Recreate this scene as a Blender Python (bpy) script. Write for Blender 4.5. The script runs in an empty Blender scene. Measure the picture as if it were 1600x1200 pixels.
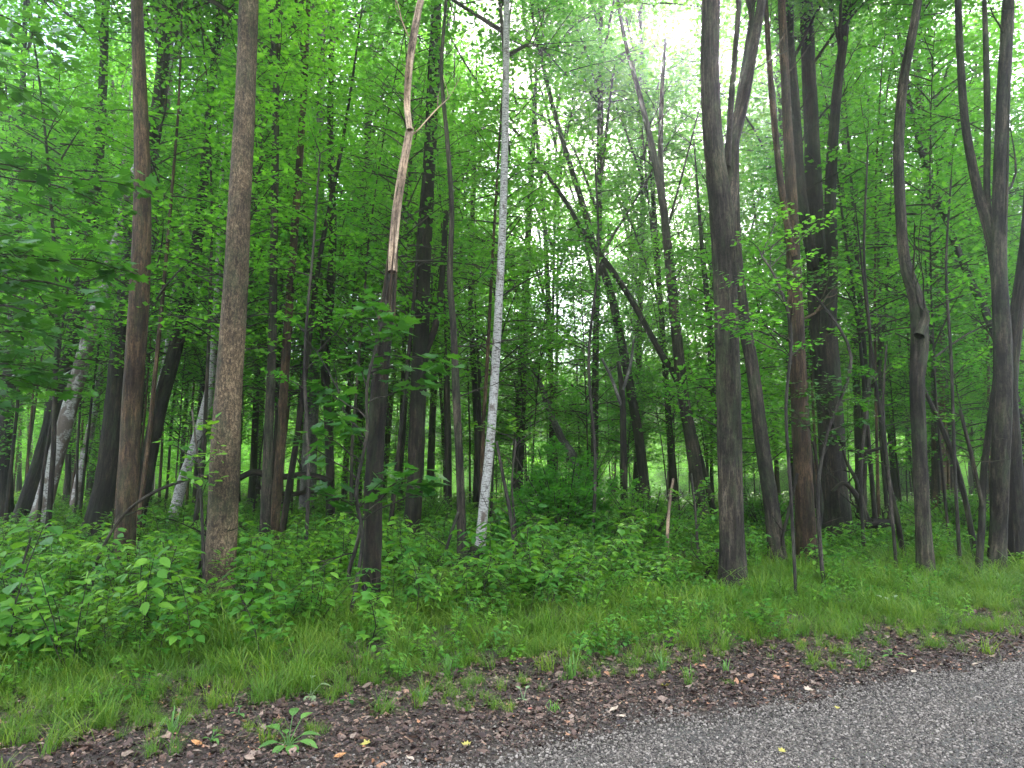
import bpy, math, random
import numpy as np
from mathutils import Vector, Matrix, Euler

# ------------------------------------------------------------------ camera, world, sun
sc = bpy.context.scene
COL = sc.collection
F = 1120.0            # focal length in pixels of the 1600 px wide photograph
HOR = 745.0           # row of the horizon
CAM_H = 1.6
PITCH = math.atan((HOR - 600.0) / F)
cam_d = bpy.data.cameras.new('camera'); cam = bpy.data.objects.new('camera', cam_d); COL.objects.link(cam)
cam_d.sensor_width = 36.0; cam_d.lens = 36.0 * F / 1600.0; cam_d.clip_start = 0.05; cam_d.clip_end = 3000
cam.location = (0, 0, CAM_H); cam.rotation_euler = (math.pi/2 + PITCH, 0, 0)
sc.camera = cam

SUN_EL, SUN_AZ = math.radians(34), math.radians(19)    # azimuth to the right of the view direction (+Y)
w = bpy.data.worlds.new('World'); sc.world = w; w.use_nodes = True
nt = w.node_tree; nt.nodes.clear()
def N(tree, typ, **kw):
    n = tree.nodes.new(typ)
    for k, v in kw.items(): setattr(n, k, v)
    return n
out = N(nt, 'ShaderNodeOutputWorld'); bg = N(nt, 'ShaderNodeBackground')
sky = N(nt, 'ShaderNodeTexSky', sky_type='NISHITA', sun_disc=False, sun_elevation=SUN_EL, sun_rotation=SUN_AZ)
sky.air_density = 1.0; sky.dust_density = 2.0; sky.ozone_density = 1.0
tc = N(nt, 'ShaderNodeTexCoord'); mp = N(nt, 'ShaderNodeMapping'); mp.inputs['Scale'].default_value = (1, 1, 2.2)
nz = N(nt, 'ShaderNodeTexNoise'); nz.inputs['Scale'].default_value = 3.2; nz.inputs['Detail'].default_value = 7; nz.inputs['Roughness'].default_value = .55
rp = N(nt, 'ShaderNodeValToRGB'); rp.color_ramp.elements[0].position = .40; rp.color_ramp.elements[1].position = .55
rp.color_ramp.elements[0].color = (.08, .08, .08, 1)
mx = N(nt, 'ShaderNodeMix', data_type='RGBA'); mx.inputs['B'].default_value = (9.5, 10.2, 11.4, 1)
L = nt.links.new
L(tc.outputs['Generated'], mp.inputs['Vector']); L(mp.outputs[0], nz.inputs['Vector']); L(nz.outputs['Fac'], rp.inputs[0])
L(rp.outputs[0], mx.inputs['Factor']); L(sky.outputs[0], mx.inputs['A']); L(mx.outputs['Result'], bg.inputs['Color'])
bg.inputs['Strength'].default_value = 0.1; L(bg.outputs[0], out.inputs['Surface'])

sl = bpy.data.lights.new('sun', 'SUN'); sun = bpy.data.objects.new('sun', sl); COL.objects.link(sun)
sl.energy = 5.0; sl.angle = math.radians(5); sl.color = (1, .95, .86)
sd = Vector((math.sin(SUN_AZ)*math.cos(SUN_EL), math.cos(SUN_AZ)*math.cos(SUN_EL), math.sin(SUN_EL)))
sun.rotation_euler = sd.to_track_quat('Z', 'Y').to_euler(); sun.location = (5, 5, 30)
sc.view_settings.view_transform = 'Standard'; sc.view_settings.look = 'None'
sc.view_settings.exposure = 2.4; sc.view_settings.gamma = 1.0; sc.view_settings.use_curve_mapping = False
cy = sc.cycles
cy.max_bounces = 10; cy.diffuse_bounces = 5; cy.glossy_bounces = 2; cy.transmission_bounces = 6; cy.volume_bounces = 1
cy.transparent_max_bounces = 4; cy.sample_clamp_indirect = 6; cy.caustics_reflective = False; cy.caustics_refractive = False
cy.use_denoising = True; cy.use_adaptive_sampling = True; cy.adaptive_threshold = 0.015

# ------------------------------------------------------------------ helpers
CP, SP = math.cos(PITCH), math.sin(PITCH)
def at(px, py, Y):
    """world point at distance Y (metres in front of the camera) seen at photograph pixel px, py"""
    u = (px - 800) / F; v = (600 - py) / F
    dy = CP - SP*v; dz = SP + CP*v
    k = Y / dy
    return np.array([u*k, Y, CAM_H + dz*k])

RA = math.radians(21.5); RU = np.array([math.cos(RA), math.sin(RA)]); RN = np.array([-math.sin(RA), math.cos(RA)])
def s_of(x, y): return x*RN[0] + y*RN[1]
def t_of(x, y): return x*RU[0] + y*RU[1]
def wob(x, y, f, seed=0.0):
    return (np.sin(x*f*1.0+1.3+seed) * np.sin(y*f*1.27+.4+seed*2) + .6*np.sin(x*f*2.3+y*f*1.1+2.1+seed) * np.sin(y*f*2.9-x*f*.7+seed)
            + .35*np.sin(x*f*5.1-y*f*2.2+seed*3)*np.sin(y*f*4.7+x*f*1.9+.7)) / 1.6
def ground_z(x, y):
    x = np.asarray(x, float); y = np.asarray(y, float)
    s = s_of(x, y); k = np.clip((s-4.7)/3.0, 0, 1); k = k*k*(3-2*k)
    d = np.clip((s-9)/40, 0, 1)
    z = k*(.05 + .07*wob(x, y, .55) + .03*wob(x, y, 1.9, 1.0)) + .02*np.clip((s-4.6)/1.5, 0, 1)*wob(x, y, 3.1, 2.)
    return z + .25*d*wob(x, y, .11, 4.0)
def road_edge(t): return 3.90 + .46*np.clip((t-.7)/2.6,0,1) + .10*np.sin(t*1.1+.6) + .06*np.sin(t*2.9) + .035*np.sin(t*7.3+1)

def ground_dist(py):
    v = (600-py)/F; return CAM_H*(CP - SP*v)/-(SP + CP*v)
def mesh_from(name, V, Fs, mats=(), mat_idx=None, smooth=False, attrs=None):
    """V (n,3); Fs: triangle array (m,3)"""
    V = np.ascontiguousarray(V, np.float32); Fs = np.ascontiguousarray(Fs, np.int32)
    me = bpy.data.meshes.new(name)
    me.vertices.add(len(V)); me.vertices.foreach_set('co', V.ravel())
    m = len(Fs); me.loops.add(m*3); me.loops.foreach_set('vertex_index', Fs.ravel())
    me.polygons.add(m); me.polygons.foreach_set('loop_start', np.arange(0, m*3, 3, dtype=np.int32))
    try: me.polygons.foreach_set('loop_total', np.full(m, 3, np.int32))
    except Exception: pass
    for mt in mats: me.materials.append(mt)
    if mat_idx is not None: me.polygons.foreach_set('material_index', np.ascontiguousarray(mat_idx, np.int32))
    sm = np.full(m, bool(smooth)) if not isinstance(smooth, np.ndarray) else smooth
    me.polygons.foreach_set('use_smooth', sm)
    if attrs:
        for k, a in attrs.items():
            a = np.ascontiguousarray(a, np.float32)
            if a.ndim == 2:
                at_ = me.attributes.new(k, 'FLOAT_VECTOR', 'POINT'); at_.data.foreach_set('vector', a.ravel())
            else:
                at_ = me.attributes.new(k, 'FLOAT', 'POINT'); at_.data.foreach_set('value', a)
    me.update(calc_edges=True); me.validate(clean_customdata=False)
    return me

def link(name, me, parent=None, loc=(0, 0, 0), label=None, cat=None, group=None, kind=None):
    o = bpy.data.objects.new(name, me); COL.objects.link(o); o.location = loc
    if parent is not None: o.parent = parent
    tag(o, label, cat, group, kind); return o
def tag(o, label=None, cat=None, group=None, kind=None):
    if label: o['label'] = label
    if cat: o['category'] = cat
    if group: o['group'] = group
    if kind: o['kind'] = kind
def thing(name, loc, label, cat, group=None):
    return link(name, None, None, tuple(float(v) for v in loc), label, cat, group)
def copy_tree(o, parent=None):
    c = o.copy(); COL.objects.link(c); c.parent = parent
    for ch in list(o.children): copy_tree(ch, c)
    return c

class Buf:
    """collects tubes and leaves into one mesh"""
    def __init__(s): s.V = []; s.T = []; s.M = []; s.B = []; s.R = []; s.S = []; s.n = 0
    def add(s, V, T, m=0, bco=None, rnd=None, smooth=False):
        s.V.append(V); s.T.append(T + s.n); s.M.append(np.full(len(T), m)); s.S.append(np.full(len(T), smooth))
        s.B.append(V if bco is None else bco); s.R.append(np.zeros(len(V)) if rnd is None else rnd); s.n += len(V)
    def mesh(s, name, mats):
        return mesh_from(name, np.concatenate(s.V), np.concatenate(s.T), mats, np.concatenate(s.M), np.concatenate(s.S),
                         {'bco': np.concatenate(s.B), 'lv': np.concatenate(s.R)})
    def tube(s, P, R, n=6, m=0, relief=0.0, rng=None, flare=0.0, phase=None, cap=True):
        P = np.asarray(P, float); R = np.asarray(R, float); k = len(P)
        T = np.gradient(P, axis=0); T /= np.linalg.norm(T, axis=1)[:, None] + 1e-9
        ref = np.array([0.31, -1.0, 0.0]) if abs(T[0][2]) > .5 else np.array([0, 0, 1.])
        A = np.cross(T, ref); A /= np.linalg.norm(A, axis=1)[:, None] + 1e-9; Bv = np.cross(T, A)
        th = np.arange(n)/n*2*math.pi; ln = np.concatenate([[0], np.cumsum(np.linalg.norm(np.diff(P, axis=0), axis=1))])
        RR = np.repeat(R[:, None], n, 1)
        if relief > 0:
            f = np.zeros_like(RR)
            for q in (2, 3, 5, 7, 9, 12):
                if q*2.2 > n: break
                ph = rng.uniform(0, 6.28) + np.cumsum(rng.normal(0, .10 + .02*q, k)); am = rng.uniform(.5, 1)/(q**.35)
                f += am*np.sin(q*th[None, :] + ph[:, None])
            f += .5*rng.normal(0, 1, k)[:, None]*.35 + .35*rng.normal(0, 1, (k, n))
            RR = RR*(1 + relief*f)
        if flare > 0:
            lob = 1 + .55*np.sin(th*3 + rng.uniform(0, 6))+.3*np.sin(th*5 + rng.uniform(0, 6))
            RR = RR*(1 + flare*np.exp(-ln/.28)[:, None]*lob[None, :])
        V = P[:, None, :] + RR[:, :, None]*(A[:, None, :]*np.cos(th)[None, :, None] + Bv[:, None, :]*np.sin(th)[None, :, None])
        bco = np.stack([R[0]*np.cos(th)[None, :].repeat(k, 0), R[0]*np.sin(th)[None, :].repeat(k, 0), ln[:, None].repeat(n, 1)], -1)
        if rng is not None: bco = bco + rng.uniform(0, 50, 3) if phase is None else bco + phase
        i = np.arange(k-1)[:, None]*n; j = np.arange(n)[None, :]; j2 = (j+1) % n
        a = (i+j).ravel(); b = (i+j2).ravel(); c = (i+n+j2).ravel(); d = (i+n+j).ravel()
        Tq = np.concatenate([np.stack([a, b, c], 1), np.stack([a, c, d], 1)])
        V = V.reshape(-1, 3); bco = bco.reshape(-1, 3)
        if cap:
            V = np.concatenate([V, P[-1:]+T[-1:]*R[-1]*.4]); bco = np.concatenate([bco, bco[-1:]])
            e = (k-1)*n + np.arange(n); Tq = np.concatenate([Tq, np.stack([e, (k-1)*n+(np.arange(n)+1) % n, np.full(n, k*n)], 1)])
        s.add(V, Tq, m, bco, np.zeros(len(V)), True)
    def leaves(s, tm, pos, d, nrm, size, m=0, rnd=None, rng=None):
        TV, TF = tm
        pos = np.asarray(pos); k = len(pos)
        if k == 0: return
        d = d/(np.linalg.norm(d, axis=1)[:, None]+1e-9)
        nrm = nrm - d*np.sum(nrm*d, 1)[:, None]; nrm /= np.linalg.norm(nrm, axis=1)[:, None]+1e-9
        sd_ = np.cross(nrm, d)
        size = np.asarray(size)*np.ones(k)
        V = pos[:, None, :] + size[:, None, None]*(TV[None, :, 0, None]*d[:, None, :] + TV[None, :, 1, None]*sd_[:, None, :] + TV[None, :, 2, None]*nrm[:, None, :])
        T = (TF[None] + (np.arange(k)*len(TV))[:, None, None]).reshape(-1, 3)
        if rnd is None: rnd = rng.uniform(0, 1, k)
        s.add(V.reshape(-1, 3), T, m, None, np.repeat(rnd, len(TV)), False)

def fan(out, c=(.4, 0, -.02), fold=.10, droop=.16):
    o = np.array(out, float); V = [[c[0], c[1], c[2]]]
    for x, y in o: V.append([x, y, fold*abs(y)*1.4 - droop*x*x])
    n = len(o); Tt = [[0, 1+i, 1+(i+1) % n] for i in range(n)]
    return np.array(V), np.array(Tt)
LEAF2 = (np.array([[0, 0, 0], [.42, .33, .07], [1, 0, -.08], [.42, -.33, .07]]), np.array([[0, 2, 1], [0, 3, 2]]))
OVATE = fan([(0, 0), (.18, -.22), (.45, -.31), (.75, -.19), (1, 0), (.75, .19), (.45, .31), (.18, .22)], c=(.5, 0, -.05))
ASHL = fan([(0, 0), (.25, -.17), (.6, -.18), (1, 0), (.6, .18), (.25, .17)], c=(.5, 0, -.04))
def mirror(pts): return pts + [(x, -y) for x, y in pts[::-1] if abs(y) > 1e-6]
MAPLE = fan([(1, 0), (.72, .10), (.74, .30), (.56, .24), (.5, .56), (.28, .36), (.06, .42), (.1, .18), (0, 0),
             (.1, -.18), (.06, -.42), (.28, -.36), (.5, -.56), (.56, -.24), (.74, -.30), (.72, -.10)][::-1], c=(.38, 0, -.03), fold=.08)
MAPLE7 = fan([(1, 0), (.62, .18), (.55, .5), (.22, .34), (0, 0), (.22, -.34), (.55, -.5), (.62, -.18)][::-1], c=(.38, 0, -.03), fold=.1)

# ------------------------------------------------------------------ materials
def mat(name):
    m = bpy.data.materials.new(name); m.use_nodes = True; t = m.node_tree; t.nodes.clear()
    o = N(t, 'ShaderNodeOutputMaterial'); p = N(t, 'ShaderNodeBsdfPrincipled'); t.links.new(p.outputs[0], o.inputs[0])
    return m, t, p, o
def ramp(t, fac, stops):
    r = N(t, 'ShaderNodeValToRGB'); e = r.color_ramp.elements
    while len(e) < len(stops): e.new(.5)
    for i, (p, c) in enumerate(stops): e[i].position = p; e[i].color = (*c, 1)
    t.links.new(fac, r.inputs[0]); return r.outputs[0]
def noise(t, vec, scale, detail=4, rough=.55, mapping=None, dim='3D'):
    if mapping is not None:
        mp = N(t, 'ShaderNodeMapping'); mp.inputs['Scale'].default_value = mapping; t.links.new(vec, mp.inputs['Vector']); vec = mp.outputs[0]
    n = N(t, 'ShaderNodeTexNoise'); n.inputs['Scale'].default_value = scale; n.inputs['Detail'].default_value = detail; n.inputs['Roughness'].default_value = rough
    t.links.new(vec, n.inputs['Vector']); return n.outputs['Fac']
def attr(t, name, out='Vector'):
    a = N(t, 'ShaderNodeAttribute', attribute_name=name); return a.outputs[out]
def mixc(t, fac, a, b, typ='MIX'):
    m = N(t, 'ShaderNodeMix', data_type='RGBA', blend_type=typ)
    if isinstance(fac, (int, float)): m.inputs['Factor'].default_value = fac
    else: t.links.new(fac, m.inputs['Factor'])
    for k, v in (('A', a), ('B', b)):
        if isinstance(v, tuple): m.inputs[k].default_value = (*v, 1)
        else: t.links.new(v, m.inputs[k])
    return m.outputs['Result']
def math_(t, op, a, b=0.0):
    m = N(t, 'ShaderNodeMath', operation=op)
    for i, v in enumerate((a, b)):
        if isinstance(v, (int, float)): m.inputs[i].default_value = v
        else: t.links.new(v, m.inputs[i])
    return m.outputs[0]
def bump(t, h, strength, dist, p):
    b = N(t, 'ShaderNodeBump'); b.inputs['Strength'].default_value = strength; b.inputs['Distance'].default_value = dist
    t.links.new(h, b.inputs['Height']); t.links.new(b.outputs[0], p.inputs['Normal'])

def leaf_mat(name, c0, c1, c2, tr=(.20, .46, .04), trans=.42, rough=.42, spec=.45):
    m, t, p, o = mat(name)
    lv = attr(t, 'lv', 'Fac'); oi = N(t, 'ShaderNodeObjectInfo').outputs['Random']
    f = math_(t, 'ADD', math_(t, 'MULTIPLY', lv, .5), math_(t, 'MULTIPLY', oi, .5))
    col = ramp(t, f, [(0.05, c0), (.5, c1), (.95, c2)])
    t.links.new(col, p.inputs['Base Color']); p.inputs['Roughness'].default_value = rough
    p.inputs['Specular IOR Level'].default_value = spec
    tb = N(t, 'ShaderNodeBsdfTranslucent')
    tcol = mixc(t, f, (tr[0]*.45, tr[1]*.62, tr[2]*.9), (tr[0]*1.35, tr[1]*1.16, tr[2]*1.1)); t.links.new(tcol, tb.inputs[0])
    mxs = N(t, 'ShaderNodeMixShader'); mxs.inputs[0].default_value = trans
    t.links.new(p.outputs[0], mxs.inputs[1]); t.links.new(tb.outputs[0], mxs.inputs[2]); t.links.new(mxs.outputs[0], o.inputs[0])
    return m
M_LEAF = leaf_mat('canopy_leaf', (.016, .085, .014), (.044, .160, .018), (.095, .235, .020), tr=(.205, .60, .032), trans=.56, rough=.5, spec=.3)
M_LEAFD = leaf_mat('dark_leaf', (.014, .062, .014), (.026, .100, .018), (.045, .14, .020), tr=(.11, .36, .02), trans=.3, rough=.44)
M_UNDER = leaf_mat('undergrowth_leaf', (.020, .10, .014), (.055, .18, .018), (.15, .31, .03), tr=(.24, .54, .03), trans=.38, rough=.55, spec=.3)
M_GRASS = leaf_mat('grass_blade', (.036, .105, .010), (.075, .165, .014), (.18, .25, .028), tr=(.25, .46, .03), trans=.32, rough=.5, spec=.3)
M_WEED = leaf_mat('weed_leaf', (.07, .17, .035), (.10, .23, .045), (.15, .29, .06), tr=(.24, .46, .06), trans=.3, rough=.38)
M_PALE = leaf_mat('wilted_leaf', (.16, .24, .10), (.20, .28, .13), (.26, .33, .17), tr=(.2, .3, .1), trans=.25, rough=.6)

def bark_mat(name, dark, mid, light, freq=1.0, moss=.35, stretch=.13, bumpd=.02, plates=False):
    m, t, p, o = mat(name)
    v = attr(t, 'bco')
    n1 = noise(t, v, 26*freq, 5, .62, (1, 1, stretch)); n2 = noise(t, v, 2.2, 4, .6, (1, 1, .6)); n3 = noise(t, v, 95*freq, 3, .6, (1, 1, .4))
    n5 = noise(t, v, 58*freq, 6, .78, (1, 1, stretch*1.6)); n6 = noise(t, v, 34*freq, 5, .7, (.8, .8, 1.1))
    crack = ramp(t, n5, [(.40, (0, 0, 0)), (.50, (1, 1, 1))]); flake = ramp(t, n6, [(.36, (.45, .45, .45)), (.52, (1, 1, 1))])
    h = math_(t, 'ADD', n1, math_(t, 'ADD', math_(t, 'MULTIPLY', n3, .25), math_(t, 'MULTIPLY', n5, .7)))
    col = ramp(t, n1, [(.38, dark), (.5, mid), (.64, light)])
    col = mixc(t, math_(t, 'MULTIPLY', n3, .55), col, mixc(t, n3, dark, light))
    blot = ramp(t, n2, [(.36, (.55, .55, .55)), (.50, (1.1, 1.1, 1.1)), (.64, (2.0, 1.95, 1.85))])
    col = mixc(t, 1.0, col, blot, 'MULTIPLY')
    col = mixc(t, .85, col, mixc(t, 1.0, crack, flake, 'MULTIPLY'), 'MULTIPLY')
    n4 = noise(t, v, 4.0, 6, .75, (1, 1, .35)); mf = ramp(t, n4, [(.49, (0, 0, 0)), (.70, (1, 1, 1))])
    col = mixc(t, math_(t, 'MULTIPLY', mf, moss), col, (.075, .11, .045))
    t.links.new(col, p.inputs['Base Color']); p.inputs['Roughness'].default_value = .82; p.inputs['Specular IOR Level'].default_value = .25
    bump(t, h, .9, bumpd, p); return m
M_BROWN = bark_mat('brown_bark', (0.0111, 0.0062, 0.0030), (0.0445, 0.0265, 0.0141), (0.1111, 0.0698, 0.0399), 1.0, .25)
M_DARK = bark_mat('dark_furrowed_bark', (0.0027, 0.0021, 0.0014), (0.0109, 0.0077, 0.0054), (0.0409, 0.0298, 0.0203), .75, .3, .10, .035)
M_GREY = bark_mat('grey_brown_bark', (0.0062, 0.0047, 0.0031), (0.0235, 0.0181, 0.0128), (0.0772, 0.0629, 0.0450), .85, .4, .12, .03)
M_MOTT = bark_mat('mottled_scaly_bark', (0.0187, 0.0119, 0.0068), (0.0723, 0.0493, 0.0289), (0.1955, 0.1445, 0.0892), 1.5, .35, .45, .02)
M_PALEB = bark_mat('smooth_grey_bark', (0.0480, 0.0450, 0.0390), (0.0960, 0.0900, 0.0780), (0.1560, 0.1470, 0.1290), .6, .3, .3, .008)
M_WOOD = bark_mat('bare_peeled_wood', (.12, .08, .05), (.29, .205, .135), (.44, .335, .235), .8, .0, .06, .008)
M_TWIG = bark_mat('twig_bark', (0.0150, 0.0120, 0.0097), (0.0375, 0.0300, 0.0240), (0.0750, 0.0638, 0.0525), 1.0, .2)
def birch_mat(name, patch):
    m, t, p, o = mat(name); v = attr(t, 'bco')
    n1 = noise(t, v, 11, 4, .6, (.8, .8, 5)); n2 = noise(t, v, 3.2, 4, .6, (1, 1, .8)); n3 = noise(t, v, 40, 4, .6, (1, 1, .6))
    base = ramp(t, n3, [(.3, (.20, .19, .165)), (.7, (.48, .465, .43))])
    line = ramp(t, n1, [(.54, (0, 0, 0)), (.60, (1, 1, 1))]); col = mixc(t, line, base, (.07, .055, .045))
    pt = ramp(t, n2, [(patch, (0, 0, 0)), (patch+.06, (1, 1, 1))]); col = mixc(t, pt, col, mixc(t, n3, (.05, .035, .028), (.16, .12, .09)))
    t.links.new(col, p.inputs['Base Color']); p.inputs['Roughness'].default_value = .65
    bump(t, math_(t, 'SUBTRACT', n3, math_(t, 'MULTIPLY', line, .8)), .6, .012, p); return m
M_BIRCH = birch_mat('birch_bark', .59)
M_BIRCHD = birch_mat('rough_birch_bark', .46)

# ground
m, t, p, o = mat('forest_floor')
g = N(t, 'ShaderNodeNewGeometry').outputs['Position']
n1 = noise(t, g, 42, 5, .65); n2 = noise(t, g, 1.1, 4, .6); n3 = noise(t, g, 11, 4, .6)
col = ramp(t, n1, [(.32, (.014, .010, .007)), (.5, (.045, .031, .023)), (.68, (.12, .088, .066))])
col = mixc(t, math_(t, 'MULTIPLY', n3, .5), col, (.06, .043, .033))
gm = ramp(t, n2, [(.45, (0, 0, 0)), (.60, (1, 1, 1))]); 
sx = N(t, 'ShaderNodeSeparateXYZ'); t.links.new(g, sx.inputs[0])
far = ramp(t, math_(t, 'DIVIDE', sx.outputs['Y'], 100.0), [(.10, (0, 0, 0)), (.30, (.55, .55, .55)), (.48, (.6, .6, .6)), (.54, (.9, .9, .9))])
near = ramp(t, math_(t, 'DIVIDE', math_(t, 'ADD', math_(t, 'MULTIPLY', sx.outputs['X'], float(RN[0])), math_(t, 'MULTIPLY', sx.outputs['Y'], float(RN[1]))), 10.0), [(.52, (0, 0, 0)), (.66, (.6, .6, .6))])
gf = math_(t, 'MULTIPLY', near, math_(t, 'MAXIMUM', math_(t, 'MULTIPLY', gm, .7), far))
col = mixc(t, gf, col, mixc(t, n1, (.03, .085, .012), (.065, .15, .02)))
t.links.new(col, p.inputs['Base Color']); p.inputs['Roughness'].default_value = .9; bump(t, n1, .9, .03, p); M_GROUND = m
m, t, p, o = mat('chip_seal_road')
g = N(t, 'ShaderNodeNewGeometry').outputs['Position']
n1 = noise(t, g, 110, 3, .7); n2 = noise(t, g, 1.6, 4, .6)
vo = N(t, 'ShaderNodeTexVoronoi'); vo.inputs['Scale'].default_value = 75; t.links.new(g, vo.inputs['Vector'])
col = ramp(t, vo.outputs['Distance'], [(.1, (.13, .115, .10)), (.5, (.065, .058, .05)), (.8, (.02, .018, .016))])
col = mixc(t, .5, col, ramp(t, n1, [(.35, (.025, .021, .019)), (.65, (.16, .14, .12))]))
col = mixc(t, 1.0, col, ramp(t, n2, [(.35, (.8, .8, .8)), (.65, (1.15, 1.13, 1.1))]), 'MULTIPLY')
t.links.new(col, p.inputs['Base Color']); p.inputs['Roughness'].default_value = .8
bump(t, math_(t, 'SUBTRACT', 1.0, vo.outputs['Distance']), 1.0, .01, p); M_ROAD = m
def rnd_mat(name, stops, rough=.75, scale=30, spec=.4):
    m, t, p, o = mat(name)
    oi = N(t, 'ShaderNodeObjectInfo').outputs['Random']; col = ramp(t, oi, stops)
    g = N(t, 'ShaderNodeNewGeometry').outputs['Position']; n1 = noise(t, g, scale, 3, .6)
    col = mixc(t, 1.0, col, ramp(t, n1, [(.3, (.7, .7, .7)), (.7, (1.25, 1.25, 1.25))]), 'MULTIPLY')
    t.links.new(col, p.inputs['Base Color']); p.inputs['Roughness'].default_value = rough; p.inputs['Specular IOR Level'].default_value = spec; return m
M_PEB = rnd_mat('road_chipping', [(0, (.018, .014, .012)), (.3, (.070, .057, .047)), (.75, (.165, .138, .115)), (1, (.28, .24, .205))], .7, 150)
M_DEAD = rnd_mat('dead_leaf', [(0, (.012, .006, .005)), (.45, (.050, .026, .019)), (.8, (.12, .070, .050)), (.95, (.23, .165, .125)), (1, (.34, .15, .07))], .6, 60)
def plain(name, c, rough=.6):
    m, t, p, o = mat(name); g = N(t, 'ShaderNodeNewGeometry').outputs['Position']; n1 = noise(t, g, 70, 3, .6)
    t.links.new(mixc(t, n1, tuple(v*.6 for v in c), tuple(min(1, v*1.3) for v in c)), p.inputs['Base Color']); p.inputs['Roughness'].default_value = rough; return m
M_TAN = plain('tan_leaf', (.42, .32, .24)); M_ORANGE = plain('orange_leaf', (.45, .20, .07)); M_RED = plain('reddish_leaf', (.32, .09, .07)); M_YEL = plain('yellow_leaf', (.34, .29, .06))

# ------------------------------------------------------------------ ground and road
def axis(a, b, fine, lo, hi, grow=1.10):
    xs = list(np.arange(lo, hi, fine)); st = fine; x = xs[-1]
    while x < b: st *= grow; x += st; xs.append(x)
    st = fine; x = lo; pre = []
    while x > a: st *= grow; x -= st; pre.append(x)
    return np.array(pre[::-1] + xs)
xs = axis(-1200, 1200, .16, -12, 14); ys = axis(-1200, 1200, .16, 2, 22)
X, Y = np.meshgrid(xs, ys); Z = ground_z(X, Y)
nx, ny = len(xs), len(ys); a = (np.arange(ny-1)[:, None]*nx + np.arange(nx-1)[None]).ravel()
Tg = np.concatenate([np.stack([a, a+1, a+nx+1], 1), np.stack([a, a+nx+1, a+nx], 1)])
link('ground', mesh_from('ground', np.stack([X.ravel(), Y.ravel(), Z.ravel()], 1), Tg, [M_GROUND], None, True), kind='structure')
ts = axis(-300, 300, .12, -6, 12); q = np.linspace(0, 1, 30)
E = road_edge(ts); Sg = -3.6 + (E[:, None]+3.6)*q[None]
P2 = ts[:, None, None]*RU + Sg[:, :, None]*RN
zr = .022 - .03*np.clip((q-.97)/.03, 0, 1); Zr = np.repeat(zr[None], len(ts), 0)
V = np.concatenate([P2.reshape(-1, 2), Zr.reshape(-1, 1)], 1); n_ = 30; a = (np.arange(len(ts)-1)[:, None]*n_ + np.arange(n_-1)[None]).ravel()
Tr = np.concatenate([np.stack([a, a+n_, a+n_+1], 1), np.stack([a, a+n_+1, a+1], 1)])
link('road', mesh_from('road', V, Tr, [M_ROAD], None, True), kind='structure')

# ------------------------------------------------------------------ scatter by geometry nodes (stuff only)
def gn_group():
    g = bpy.data.node_groups.new('scatter', 'GeometryNodeTree')
    g.interface.new_socket('Geometry', in_out='INPUT', socket_type='NodeSocketGeometry')
    cs = g.interface.new_socket('Protos', in_out='INPUT', socket_type='NodeSocketCollection')
    g.interface.new_socket('Geometry', in_out='OUTPUT', socket_type='NodeSocketGeometry')
    gi = g.nodes.new('NodeGroupInput'); go = g.nodes.new('NodeGroupOutput')
    ci = g.nodes.new('GeometryNodeCollectionInfo'); ci.inputs['Separate Children'].default_value = True; ci.inputs['Reset Children'].default_value = True
    ip = g.nodes.new('GeometryNodeInstanceOnPoints'); ip.inputs['Pick Instance'].default_value = True
    l = g.links.new
    def na(nm, ty):
        n = g.nodes.new('GeometryNodeInputNamedAttribute'); n.data_type = ty; n.inputs['Name'].default_value = nm; return n.outputs['Attribute']
    er = g.nodes.new('FunctionNodeEulerToRotation'); l(na('rot', 'FLOAT_VECTOR'), er.inputs[0])
    l(gi.outputs[0], ip.inputs['Points']); l(gi.outputs[1], ci.inputs['Collection']); l(ci.outputs[0], ip.inputs['Instance'])
    l(na('idx', 'INT'), ip.inputs['Instance Index']); l(er.outputs[0], ip.inputs['Rotation']); l(na('scl', 'FLOAT'), ip.inputs['Scale'])
    l(ip.outputs[0], go.inputs[0]); return g, cs.identifier
GN, GN_ID = gn_group()
def scatter(name, pts, rot, scl, idx, protos, label=None):
    c = bpy.data.collections.new(name + '_protos')
    for i, me in enumerate(protos):
        c.objects.link(bpy.data.objects.new('%s_proto_%02d' % (name, i), me))
    me = bpy.data.meshes.new(name); n = len(pts); me.vertices.add(n); me.vertices.foreach_set('co', np.ascontiguousarray(pts, np.float32).ravel())
    a_ = me.attributes.new('rot', 'FLOAT_VECTOR', 'POINT'); a_.data.foreach_set('vector', np.ascontiguousarray(rot, np.float32).ravel())
    a_ = me.attributes.new('scl', 'FLOAT', 'POINT'); a_.data.foreach_set('value', np.ascontiguousarray(scl, np.float32))
    a_ = me.attributes.new('idx', 'INT', 'POINT'); a_.data.foreach_set('value', np.ascontiguousarray(idx, np.int32))
    o = link(name, me, kind='stuff', label=label); md = o.modifiers.new('scatter', 'NODES'); md.node_group = GN; md[GN_ID] = c
    return o
def pts_on(x, y, dz=0.0): return np.stack([x, y, ground_z(x, y)+dz], 1)
def tilt(rng, n, a): return np.stack([rng.normal(0, a, n), rng.normal(0, a, n), rng.uniform(0, 6.283, n)], 1)

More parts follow.
